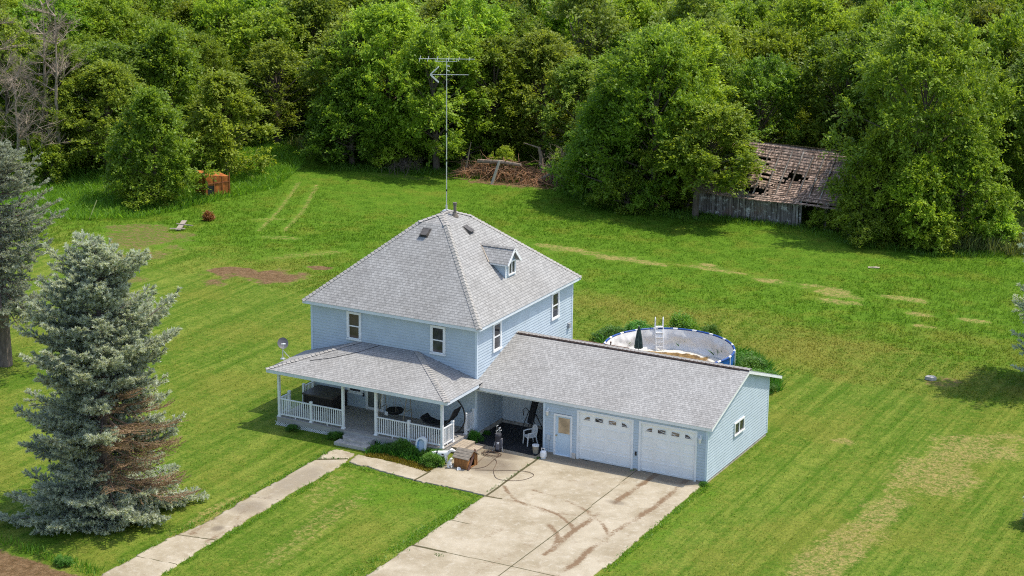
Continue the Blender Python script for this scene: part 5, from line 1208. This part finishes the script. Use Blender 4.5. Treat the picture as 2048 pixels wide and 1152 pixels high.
# undergrowth below the wood edge
UNDER = [(-50.6, 40.5, 2.6, 3.8), (-55.5, 38, 3.2, 4.2), (-49.4, 50.5, 2.2, 3.4), (-41.5, 53.5, 2.8, 4.0), (-35.2, 50.6, 2.6, 4.2), (-33.2, 53.0, 3.2, 4.4), (-20.0, 52.6, 3.0, 4.4), (-18.3, 50.2, 2.8, 4.2), (-13.6, 46.4, 2.6, 4.2), (-12.0, 46.6, 2.0, 3.0), (-10.0, 48.8, 1.7, 2.6), (.2, 48.4, 1.6, 2.2), (1.2, 48.2, 1.7, 2.2), (4.4, 46.2, 1.6, 2.4), (8.3, 46.4, 2.4, 4.0), (4.4, 45.4, 2.2, 3.4), (11.6, 49.2, 2.4, 3.6), (-30.4, 53.0, 3.0, 4.0), (-26.2, 51.6, 2.1, 2.0), (-46.2, 37.6, 2.0, 3.2), (-43.2, 30.4, 2.1, 4.2)]
UL = ['under the dark tree at the left wood edge', 'below the bare dead branches', 'at the left side of the grassy gap', 'at the back of the grassy gap', 'under the broad tree left of the antenna', 'in the shade behind the antenna mast foot', 'right of the broken stump', 'under the left flank tree', 'at the foot of the big wind-blown tree', 'left of the barn wall', 'behind the left end of the barn boards', 'filling the open barn doorway', 'in the right half of the barn doorway', 'right of the lone barn panel', 'under the low spreading tree at the right', 'at the foot of the largest tree', 'behind the pale weeds at the right', 'behind the left end of the brush pile', 'growing out of the top of the brush pile', 'between the rusty wagon and the wood', 'at the foot of the bright tree before the wagon']
for (x, y, h, wd), l in zip(UNDER, UL): tree('shrub', x, y, h, wd, 'leafy green shrub '+l, 'undergrowth at the edge of the wood', 'shrub', 'shrub')

# bare dead trees at the upper left
def dead_tree(seed, H, x, y, label):
    rg = random.Random(seed); t = thing('dead_tree', label, 'dead tree', (x, y, 0), 0, 'bare dead trees')
    mb = MB(); tr = [(0, 0, -.1)]
    for k in range(1, 7): tr.append((tr[-1][0]+rg.gauss(0, .10), tr[-1][1]+rg.gauss(0, .10), H*k/6))
    mb.tube(tr, [.20, .17, .14, .11, .08, .05, .02], 7); mb.build('trunk', MDEADW, t)
    m = MB()
    def grow(p, d, L, r, lev):
        pts = [p]; q = Vector(p); dv = Vector(d).normalized()
        for k in range(4):
            dv = (dv+Vector((rg.gauss(0, .16), rg.gauss(0, .16), rg.gauss(.05, .12)))).normalized(); q = q+dv*L/4; pts.append(tuple(q))
        m.tube(pts, [r*(1-.2*k) for k in range(5)], 4 if lev else 5, False)
        if lev < 3:
            for k in range(5 if lev < 2 else 3):
                b = pts[rg.randint(1, 4)]; grow(b, dv+Vector((rg.gauss(0, .7), rg.gauss(0, .7), rg.gauss(.1, .4))), L*rg.uniform(.4, .65), r*.5, lev+1)
    for k in range(17):
        z = H*rg.uniform(.25, .97); i = min(5, int(z/H*6)); a = rg.uniform(0, 6.28); grow(tr[i+1] if i > 3 else tuple(Vector(tr[i]).lerp(Vector(tr[i+1]), rg.random())), (math.cos(a), math.sin(a), rg.uniform(.1, .8)), rg.uniform(1.6, 3.2)*(1.2-z/H*.5), .058, 0)
    m.build('branches', MDEADW, t)
dead_tree(3, 12.2, -53.6, 33.2, 'tall bare dead tree, rightmost of the leafless ones at the upper left')
dead_tree(4, 11.4, -57.4, 30.6, 'bare grey dead tree behind the tall blue spruce at the picture edge')
dead_tree(5, 12.8, -55.4, 34.8, 'bare dead tree further back with branches above the dull green tree')
dead_tree(6, 7.6, -55.6, 31.4, 'short bare dead tree with low brown twigs beside the pale bush')

# ---------------------------------------------------------------- blue spruces
MNEED = foliage_mat('blue_needles', (.22, .26, .205), (.66, .70, .585), .42, .015, .6, .25, 1.15)
MDRY = foliage_mat('dry_needles', (.10, .062, .032), (.24, .165, .085), .15, .02, .7, .2, 1.1)
def spruce_mesh(seed, H, R, zlow, dens=1.0, hole=None, droop=.25, trunk=1.0):
    """returns crown arrays, bare branches, dead spray arrays"""
    rg = np.random.default_rng(seed); segs = []; dead = []; mb = MB(); mbd = MB()
    z = zlow
    while z < H-.12:
        t = (z-zlow)/(H-zlow); Lm = R*(1-t**3.2)**.8*(.86+.14*math.sin(z*2.1+seed)); nb = int(rg.integers(6, 9)) if t < .9 else 4
        a0 = rg.uniform(0, 6.28)
        for k in range(nb):
            a = a0+6.283*k/nb+rg.normal(0, .22); L = max(.18, Lm*rg.uniform(.50, 1.10)*(1+.14*math.sin(2*a+z*.9+seed))); zz = z+rg.normal(0, .12)
            dz0 = (.05+.60*t-droop*(1-t))*rg.uniform(.7, 1.3); sag = .06+.16*(1-t)
            bp = []
            for j in range(7):
                s = j/6; bp.append(np.array([math.cos(a)*L*s, math.sin(a)*L*s, zz+L*(dz0*s-sag*2.0*s*(1-s)*1.0-.08*s+.09*s**3)]))
            bp = np.array(bp); bp[:, 2] = np.maximum(bp[:, 2], .12+.1*rg.random())
            isdead = hole is not None and abs((a-hole[0]+math.pi) % (2*math.pi)-math.pi) < hole[1]*(1.2-.5*(zz-hole[2])/(hole[3]-hole[2])) and hole[2] < zz < hole[3]
            r = .012+.011*L
            (mbd if isdead else mb).tube([tuple(p) for p in bp], [r*(1-.8*j/6) for j in range(7)], 5, False)
            nt = max(4, int(L*(9.0 if isdead else 6.0)*dens))
            for q in range(nt):
                s = .20+.80*(q+.5)/nt if not isdead else .3+.7*(q+.5)/nt
                i = min(5, int(s*6)); f = s*6-i; p = bp[i]*(1-f)+bp[i+1]*f; d = unit(bp[i+1]-bp[i])
                sd = 1 if q % 2 else -1; side = np.array([-math.sin(a), math.cos(a), 0])*sd
                l2 = (.36+.30*L/R*2.2*(1-s)+.12)*rg.uniform(.7, 1.2)*min(1, .5+L/1.6)
                dv = unit(d*.75+side*.75+np.array([0, 0, rg.normal(.10, .20)]))
                if q == nt-1: dv = unit(d+np.array([0, 0, .15])); l2 *= .8
                (dead if isdead else segs).append((p, dv, l2))
                if l2 > .34 and not isdead:
                    for w2 in (1, -1):
                        segs.append((p+dv*l2*.45, unit(dv*.7+np.cross(dv, [0, 0, 1])*w2*.7+np.array([0, 0, rg.normal(0, .2)])), l2*.5))
        z += .21+.06*(1-t)
    def needles(S, per, ln, wd):
        P = np.array([s[0] for s in S]); D = np.array([s[1] for s in S]); L = np.array([s[2] for s in S]); n = len(S)
        k = np.maximum(6, (per*L/.4).astype(int)); idx = np.repeat(np.arange(n), k); m = len(idx)
        s = rg.random(m)**.8; c = P[idx]+D[idx]*(L[idx]*s)[:, None]
        rad = unit(np.cross(D[idx], rg.normal(0, 1, (m, 3)))); ang = rg.uniform(.5, 1.1, m)
        ax = unit(D[idx]*np.cos(ang)[:, None]+rad*np.sin(ang)[:, None]+np.array([0, 0, .15])); le = ln*rg.uniform(.7, 1.3, m)
        sd = unit(np.cross(ax, rg.normal(0, .55, (m, 3))+np.array([.2, .1, .8])))*(wd*rg.uniform(.7, 1.2, m)/2)[:, None]
        V = np.stack([c-sd, c+sd, c+ax*le[:, None]], 1).reshape(-1, 3)
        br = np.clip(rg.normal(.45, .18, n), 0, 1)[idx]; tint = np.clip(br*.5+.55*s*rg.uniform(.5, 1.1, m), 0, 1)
        return V, np.arange(3*m).reshape(m, 3), np.repeat(tint, 3)
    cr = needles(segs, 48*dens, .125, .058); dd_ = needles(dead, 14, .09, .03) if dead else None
    for s in dead:
        a = s[0]; b = s[0]+s[1]*s[2]*1.2; mbd.tube([tuple(a), tuple((a+b)/2+rg.normal(0, .03, 3)), tuple(b)], [.010, .008, .004], 4, False)
    mb.tube([(0, 0, -.2), (0, 0, H*.3), (.05, 0, H*.7), (0, 0, H-.15)], [.022*H*trunk, .017*H*trunk, .009*H*trunk, .01], 9)
    return cr, mb, dd_, mbd
def spruce(name, label, x, y, rz, args, group='blue spruces in the yard', z=0):
    cr, mb, dd_, mbd = spruce_mesh(**args); t = thing(name, label, 'spruce tree', (x, y, z), rz, group)
    mb.build('trunk', simple('spruce_bark', (.15, .115, .095), .9, .3, 5, .4, stretch=(1, 1, .4)), t)
    link('crown', np_mesh('crown', cr[0], cr[1], MNEED, {'tint': cr[2]}), t)
    if mbd.v:
        d = mbd.build('dead_branches', simple('brown_dead_twigs', (.34, .215, .14), .9, .3, 6), t)
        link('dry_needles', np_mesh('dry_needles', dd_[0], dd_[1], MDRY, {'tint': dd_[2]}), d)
    return t
spruce('blue_spruce', 'dense blue spruce with a patch of brown dead branches beside the path', -9.0, -16.2, 0, dict(seed=11, H=12.1, R=3.8, zlow=.40, droop=.32, hole=(-.18, .80, 1.9, 5.8)))
spruce('blue_spruce', 'tall blue spruce with a bare lower trunk, left behind the dense one', -27.0, -2.4, 0, dict(seed=12, H=12.0, R=3.8, zlow=3.6, dens=.55, droop=.42, trunk=1.5))
spruce('blue_spruce', 'blue spruce at the right picture edge casting a shadow on the lawn', 22.6, 22.3, .5, dict(seed=13, H=12.5, R=3.2, zlow=1.4, dens=.7))
spruce('blue_spruce', 'small blue spruce whose tip pokes in at the lower right edge', 26.75, 2.5, .5, dict(seed=14, H=2.4, R=1.05, zlow=.2, dens=.9))

# ---------------------------------------------------------------- shrubs by the porch, the pool and the soil
def bush_mesh(seed, H, R, leafL=.09, nclump=38, mat=None):
    (V, F, tint), mb = broad_tree_mesh(seed=seed, H=H, R=R, z0=.03, nclump=nclump, ntwig=12, nleaf=13, leafL=leafL, prof=(.25, .5), csize=.30, lobes=.3)
    V[:, 2] = np.maximum(V[:, 2], .02)
    return np_mesh('bush_foliage', V, F, mat or MLEAF2, {'tint': tint}), mb
MBUSH = foliage_mat('bush_leaves', (.048, .125, .012), (.150, .295, .035))
BM = [bush_mesh(40+k, 1.0, .75, mat=MBUSH) for k in range(3)]
BT = []
for me, mb in BM:
    o = mb.build('stems', MBARK); BT.append(o.data); bpy.data.objects.remove(o)
def bush(k, x, y, h, wd, label, group, z=0.0):
    t = thing('bush', label, 'bush', (x, y, z), rgt.uniform(0, 6.28), group); s = wd/1.5; t.scale = (s, s, h)
    t.scale = (s*(.85 if 'pool' in group else .9), s*(.85 if 'pool' in group else .9), h*.72); link('stems', BT[k % 3], t); link('foliage', BM[k % 3][0], t)
for i, (x, y, h, wd, l) in enumerate([(-2.55, -3.55, .45, .8, 'low green plant beside the front steps'), (-2.0, -3.5, .75, 1.0, 'dark green bush in front of the middle porch railing'), (-1.45, -3.62, .55, .8, 'small bush left of the plastic tub'), (-.50, -3.55, .6, .9, 'light green bush right of the plastic tub'), (.05, -4.25, .72, 1.0, 'round leafy bush before the white animal statue'), (-.1, -3.5, .55, .8, 'leafy plant behind the white animal statue'), (-5.75, -3.35, .5, .7, 'green plant at the left side of the front steps'), (.18, -.55, .62, .75, 'dark green plant growing at the house corner by the side steps'), (.25, .6, .25, .4, 'tiny weed at the foot of the breezeway wall'), (-3.05, -3.75, .4, .7, 'bright green weed touching the right of the front steps'), (-8.2, -3.35, .28, .7, 'low weeds under the left porch lattice'), (11.85, -.42, .2, .4, 'small weed at the garage front corner'), (-7.15, -21.2, .5, .75, 'dusty green weed at the edge of the bare soil')]):
    bush(i, x, y, h, wd, l, 'small plants around the house')
PB = [(-.9, 17.2, 1.0, 2.0, 'left of the pool by the house'), (.1, 18.2, 1.25, 1.9, 'behind the left rim of the pool'), (1.0, 18.6, 1.1, 1.6, 'left of the pool ladder'), (2.5, 19.0, 1.9, 2.0, 'tallest one right of the pool ladder'), (4.1, 18.9, 1.5, 1.5, 'small rounded one behind the far pool rim'), (7.2, 17.0, .9, 1.8, 'behind the right rim of the pool'), (7.8, 15.6, .95, 2.0, 'right of the pool wall'), (8.2, 14.0, .9, 2.0, 'between the pool and the garage end'), (9.2, 13.2, .7, 1.6, 'rightmost of the weeds by the pool'), (8.9, 14.8, .7, 1.5, 'outer weed right of the pool'), (-.2, 16.0, .8, 1.4, 'low one against the left pool wall')]
for i, (x, y, h, wd, l) in enumerate(PB): bush(i+1, x, y, h, wd, 'green weedy bush '+l, 'weeds around the pool')
t = bush_mesh(60, .42, .26, mat=foliage_mat('rust_brown_leaves', (.16, .05, .015), (.42, .15, .04), .2, 0)); o = thing('dead_plant', 'small orange brown dead plant near the grey plank', 'plant', (-37.1, 29.1, 0)); link('foliage', t[0], o); t[1].build('stems', MDEADW, o)

# ---------------------------------------------------------------- brush pile
t = thing('brush_pile', 'long heap of brown cut branches and roots before the wood', 'brush pile', (-25.2, 50.9, 0), .04)
rg = random.Random(21); m = MB()
for k in range(900):
    x = rg.uniform(-4.2, 4.4); hh = 1.35*math.exp(-((x+.6)/3.3)**2)+.35; y = rg.gauss(0, .75); z = max(.05, hh*(1-abs(y)/2.2)*rg.random()**.6); a = rg.uniform(0, 6.28); L = rg.uniform(.4, 1.5); e = rg.gauss(-.1, .45)
    d = Vector((math.cos(a), math.sin(a), e)).normalized(); p = Vector((x, y, z)); q = p+d*L; q.z = max(.02, q.z); mid = (p+q)/2+Vector((rg.gauss(0, .08), rg.gauss(0, .08), rg.gauss(0, .08)))
    m.tube([p, mid, q], [.028*rg.uniform(.5, 1.3), .02, .008], 4, False)
m.build('branches', simple('brown_branches', (.28, .16, .09), .9, .4, 1.3, 0, dirt=(.10, .07, .05), damt=.8), t)
m = MB()
for k in range(420):
    x = rg.uniform(-4.4, 2.6); hh = 1.3*math.exp(-((x+.6)/3.1)**2)+.3; y = -rg.random()*1.1-.1; z = hh*rg.random()**.5*(1-abs(y)/2.4); q = Vector((x+rg.gauss(0, .25), y-rg.random()*.4, max(.02, z-rg.uniform(.2, .9))))
    m.tube([(x, y, z), tuple(q)], [.016, .006], 4, False)
m.build('twigs', simple('orange_twigs', (.44, .21, .095), .9, .35, 2.0), t)
m = MB(); m.tube([(-2.6, -.5, 1.25), (-.6, -.6, 1.4), (1.0, -.5, 1.3)], [.16, .15, .12], 8); m.build('log', simple('log_bark', (.25, .19, .15), .9, .3, 5, .4), t)
m = MB(); m.tube([(2.2, -.4, .2), (3.4, -.2, .9), (4.6, 0, 1.9)], [.12, .09, .05], 7); m.build('root', MDEADW, t); m = MB(); m.tube([(-3.8, -.3, .1), (-3.5, -.4, 1.4), (-3.3, -.3, 2.6)], [.09, .06, .03], 6); m.build('root', MDEADW, t)
def bare_brush(seed, x, y, h_, w_, n, label, mat):
    rg = random.Random(seed); t = thing('bare_bush', label, 'bush', (x, y, 0), 0); m = MB()
    for k in range(n):
        a = rg.uniform(0, 6.28); r = rg.uniform(0, w_*.4); p = Vector((r*math.cos(a), r*math.sin(a), 0)); L = h_*rg.uniform(.6, 1.1); d = Vector((rg.gauss(0, .3), rg.gauss(0, .3), 1)).normalized(); q = p+d*L*.55; e = q+(d+Vector((rg.gauss(0, .4), rg.gauss(0, .4), 0)))*L*.45
        m.tube([p, q, e], [.022, .015, .005], 4, False)
        for j in range(3):
            b = q.lerp(e, rg.random()); m.tube([b, b+Vector((rg.gauss(0, .3), rg.gauss(0, .3), rg.uniform(.1, .5)))], [.009, .004], 4, False)
    m.build('twigs', mat, t)
bare_brush(5, -20.9, 51.4, 2.6, 3.4, 110, 'grey leafless bush at the right end of the brush pile', MDEADW)
bare_brush(6, -33.8, 49.4, .9, 4.6, 90, 'low grey dead twigs under the broad tree left of the antenna', MBARK)

# ---------------------------------------------------------------- grasses nobody could count
def blades(name, polys, per_m2, h0, h1, wd, mat, seed, z=0.0, lean=.35, clump=0.0):
    rg = np.random.default_rng(seed); C = []
    for P in polys:
        A = np.array(P); lo, hi = A.min(0), A.max(0); n = int((hi[0]-lo[0])*(hi[1]-lo[1])*per_m2)
        q = rg.uniform(lo, hi, (n, 2)); q = q[in_poly(q[:, 0], q[:, 1], P)]
        if clump: q = q[fbm(q[:, 0]*1.3, q[:, 1]*1.3, seed) + rg.normal(0, .08, len(q)) > clump]
        C.append(q)
    q = np.concatenate(C); m = len(q); h = rg.uniform(h0, h1, m)*(.55+.9*fbm(q[:, 0]*.6, q[:, 1]*.6, seed+1)); a = rg.uniform(0, 6.28, m)
    d = np.stack([np.cos(a), np.sin(a), np.zeros(m)], -1)*(wd*rg.uniform(.6, 1.3, m)/2)[:, None]; b = np.concatenate([q, np.full((m, 1), z-.03)], 1)
    tip = b+np.stack([rg.normal(.12, lean, m)*h, rg.normal(.05, lean, m)*h, h], -1); mid = b+(tip-b)*.55+np.array([0, 0, 1])*(h*.12)[:, None]
    V = np.stack([b-d, b+d, mid+d*.8, tip, mid-d*.8], 1).reshape(-1, 3); I = np.arange(5*m).reshape(m, 5)
    tint = np.repeat(np.clip(rg.normal(.5, .22, m), 0, 1), 5)
    o = link(name, np_mesh(name, V, I, mat, {'tint': tint})); return o
MGRS = foliage_mat('tall_grass_blades', (.085, .175, .012), (.200, .330, .034), .4, .0)
MWEED = foliage_mat('pale_weed_blades', (.10, .135, .03), (.25, .27, .09), .3, .0)
o = blades('tall_grass', [[(-62, 24), (-52, 25), (-45.5, 24.2), (-41.5, 27), (-40.6, 30.5), (-39.8, 35.2), (-38.6, 39.5), (-41, 46), (-46.5, 56.5), (-49.5, 52), (-51.5, 38), (-62, 33)]], 110, .22, .62, .045, MGRS, 3, lean=.5)
tag(o, 'tall unmown grass along the left edge of the wood', 'grass', kind='stuff')
o = blades('grass_fringe', [[(-38.8, 46.5), (-31, 49.0), (-22, 50.5), (-17, 46.2), (-9.5, 45.6), (-1.5, 46.6), (3, 44.6), (9, 44.2), (13, 46.5), (13, 48.6), (9, 46.2), (3, 46.4), (-1.5, 48.2), (-9, 47.9), (-16.5, 48.2), (-22, 52.5), (-31, 51.2), (-39, 49)]], 90, .15, .42, .045, MGRS, 4)
tag(o, 'uncut grass fringe in the shade before the wood and barn', 'grass', kind='stuff')
o = blades('pale_weeds', [[(9.6, 46.0), (13.5, 47.2), (17, 51), (14.5, 55.5), (11.0, 50.8)]], 90, .5, 1.25, .06, MWEED, 5)
tag(o, 'pale dry weeds beside the trees at the right wood edge', 'weeds', kind='stuff')
o = blades('meadow_flowers', [[(-46.5, 52), (-40.5, 49), (-42, 54.5), (-46, 57)]], 60, .5, 1.1, .07, MWEED, 6, clump=.42)
tag(o, 'pale flowering weeds in the grassy gap of the wood', 'weeds', kind='stuff')
o = blades('ground_cover', [[(-3.4, -4.75), (-2.6, -4.2), (.0, -4.55), (.4, -4.75), (.3, -5.15), (-2.0, -4.75)], ], 900, .05, .16, .045, foliage_mat('yellow_cover', (.15, .115, .012), (.30, .22, .03), .25, 0), 7, z=.03)
tag(o, 'yellowish creeping ground cover along the concrete before the porch', 'ground cover', kind='stuff')
o = blades('porch_weeds', [[(-3.5, -4.55), (-3.4, -3.3), (.25, -3.3), (.5, -4.3), (-.2, -4.5), (-2.6, -4.2)]], 300, .12, .42, .05, MBUSH, 8)
tag(o, 'low green weeds under the porch railing', 'weeds', kind='stuff')
o = blades('joint_grass', [[(4.0, -13.35), (4.0, -13.05), (5.0, -13.0), (5.0, -13.3)], [(5.2, -13.25), (5.2, -13.05), (6.0, -13.0), (6.0, -13.2)], [(8.15, -15.2), (8.3, -15.2), (8.3, -13), (8.15, -13)], [(3.75, -1.3), (3.98, -1.3), (3.98, -.9), (3.75, -.9)], [(8.3, -.55), (8.45, -.55), (8.45, -.2), (8.3, -.2)], [(-4.9, -6.3), (-3.6, -5.5), (-3.6, -5.3), (-4.9, -6.1)], [(3.85, -6.2), (3.97, -6.2), (3.97, -2), (3.85, -2)]], 260, .04, .13, .03, MBUSH, 9, z=.04, clump=.42)
tag(o, 'grass sprouting in the joints of the concrete', 'grass', kind='stuff')
o = blades('edge_grass', [[(3.2, -17.5), (4.12, -17.5), (4.08, -6.5), (.2, -6.35), (-3.4, -5.9), (-3.4, -6.25), (.2, -6.6), (3.5, -6.75)], [(11.85, -.2), (12.2, -.2), (12.35, -17.5), (11.95, -17.5)], [(-3.62, -6), (-3.3, -6), (-2.9, -20), (-3.15, -20)], [(-5.4, -20), (-5.1, -20), (-4.9, -5), (-5.2, -5)]], 420, .05, .14, .03, MGRS, 10, lean=.8, clump=.40)
tag(o, 'short grass growing over the edges of the concrete', 'grass', kind='stuff')
o = blades('pool_grass', [[(-1.2, 15.5), (-.6, 18.8), (3, 19.6), (5.5, 18.6), (7.8, 17.6), (10.2, 14.0), (9.4, 11.5), (7.6, 11.5), (7.4, 14), (6.5, 16.8), (3.7, 17.95), (1.2, 17.2), (.2, 15)]], 170, .25, .75, .05, MBUSH, 12, lean=.45)
tag(o, 'uncut grass around the back of the pool', 'grass', kind='stuff')
o = blades('soil_edge_grass', [[(-13.5, -20.2), (-10.4, -20.9), (-7.4, -21.3), (-5.3, -21.6), (-5.3, -20.9), (-7.4, -20.7), (-10.4, -20.3), (-13.5, -19.6)]], 160, .12, .34, .04, MGRS, 14, clump=.45)
tag(o, 'uncut grass along the edge of the bare soil', 'grass', kind='stuff')

def lawn_blades(name, x0, x1, y0, y1, per, h0, h1, wd, mat, seed, test):
    rg = np.random.default_rng(seed); n = int((x1-x0)*(y1-y0)*per); q = rg.uniform((x0, y0), (x1, y1), (n, 2))
    ix = np.clip(np.searchsorted(GP['xs'], q[:, 0]), 0, len(GP['xs'])-1); iy = np.clip(np.searchsorted(GP['ys'], q[:, 1]), 0, len(GP['ys'])-1)
    A = GP['A'][iy, ix]; ok = (A[:, 0] < .2) & (A[:, 1] < .3) & test(q[:, 0], q[:, 1])
    ok &= ~in_poly(q[:, 0], q[:, 1], DRIVE) & ~in_poly(q[:, 0], q[:, 1], PATH) & ~((q[:, 0] > -9.4) & (q[:, 0] < 12) & (q[:, 1] > -3.3) & (q[:, 1] < 10.2)) & (np.hypot(q[:, 0]-3.68, q[:, 1]-14.28) > 3.5)
    # only what the lens can see, with a margin
    e = q-np.array([CAM_P.x, CAM_P.y]); dep = e@fwd2; lat = e@rt_2; ok &= (np.abs(lat) < dep*1024/FPX+4)
    cl = fbm(q[:, 0]*2.2, q[:, 1]*2.2, seed+2); ok &= cl+rg.normal(0, .12, n) > .34
    q, A, cl = q[ok], A[ok], cl[ok]; m = len(q); h = rg.uniform(h0, h1, m)*(.5+cl)*(1+.5*A[:, 2]); a = rg.uniform(0, 6.28, m)
    d = np.stack([np.cos(a), np.sin(a), np.zeros(m)], -1)*(wd*rg.uniform(.6, 1.4, m)/2)[:, None]; b = np.concatenate([q, np.full((m, 1), -.03)], 1)
    ld = np.stack([-np.sin(a), np.cos(a), np.zeros(m)], -1)*(h*rg.uniform(.6, 2.0, m)*rg.choice((-1, 1), m))[:, None]
    tip = b+ld; tip[:, 2] += h+.03
    V = np.stack([b-d, b+d, tip], 1).reshape(-1, 3); o = link(name, np_mesh(name, V, np.arange(3*m).reshape(m, 3), mat, {'patch': np.repeat(A, 3, 0)})); print(name, m); return o
MLB = lawn_mat('lawn_blades', .5)
o = lawn_blades('field_grass', -62, 30, 17, 60, 70, .04, .09, .05, MLB, 51, lambda x, y: ~in_poly(x, y, FOREST) & (y > 17))
tag(o, 'vivid green ankle high grass of the back field', 'grass', kind='stuff')
o = lawn_blades('mown_grass', -40, 30, -27, 26, 26, .025, .05, .04, MLB, 52, lambda x, y: y < 25.5)
tag(o, 'mown olive green lawn grass around the house', 'grass', kind='stuff')
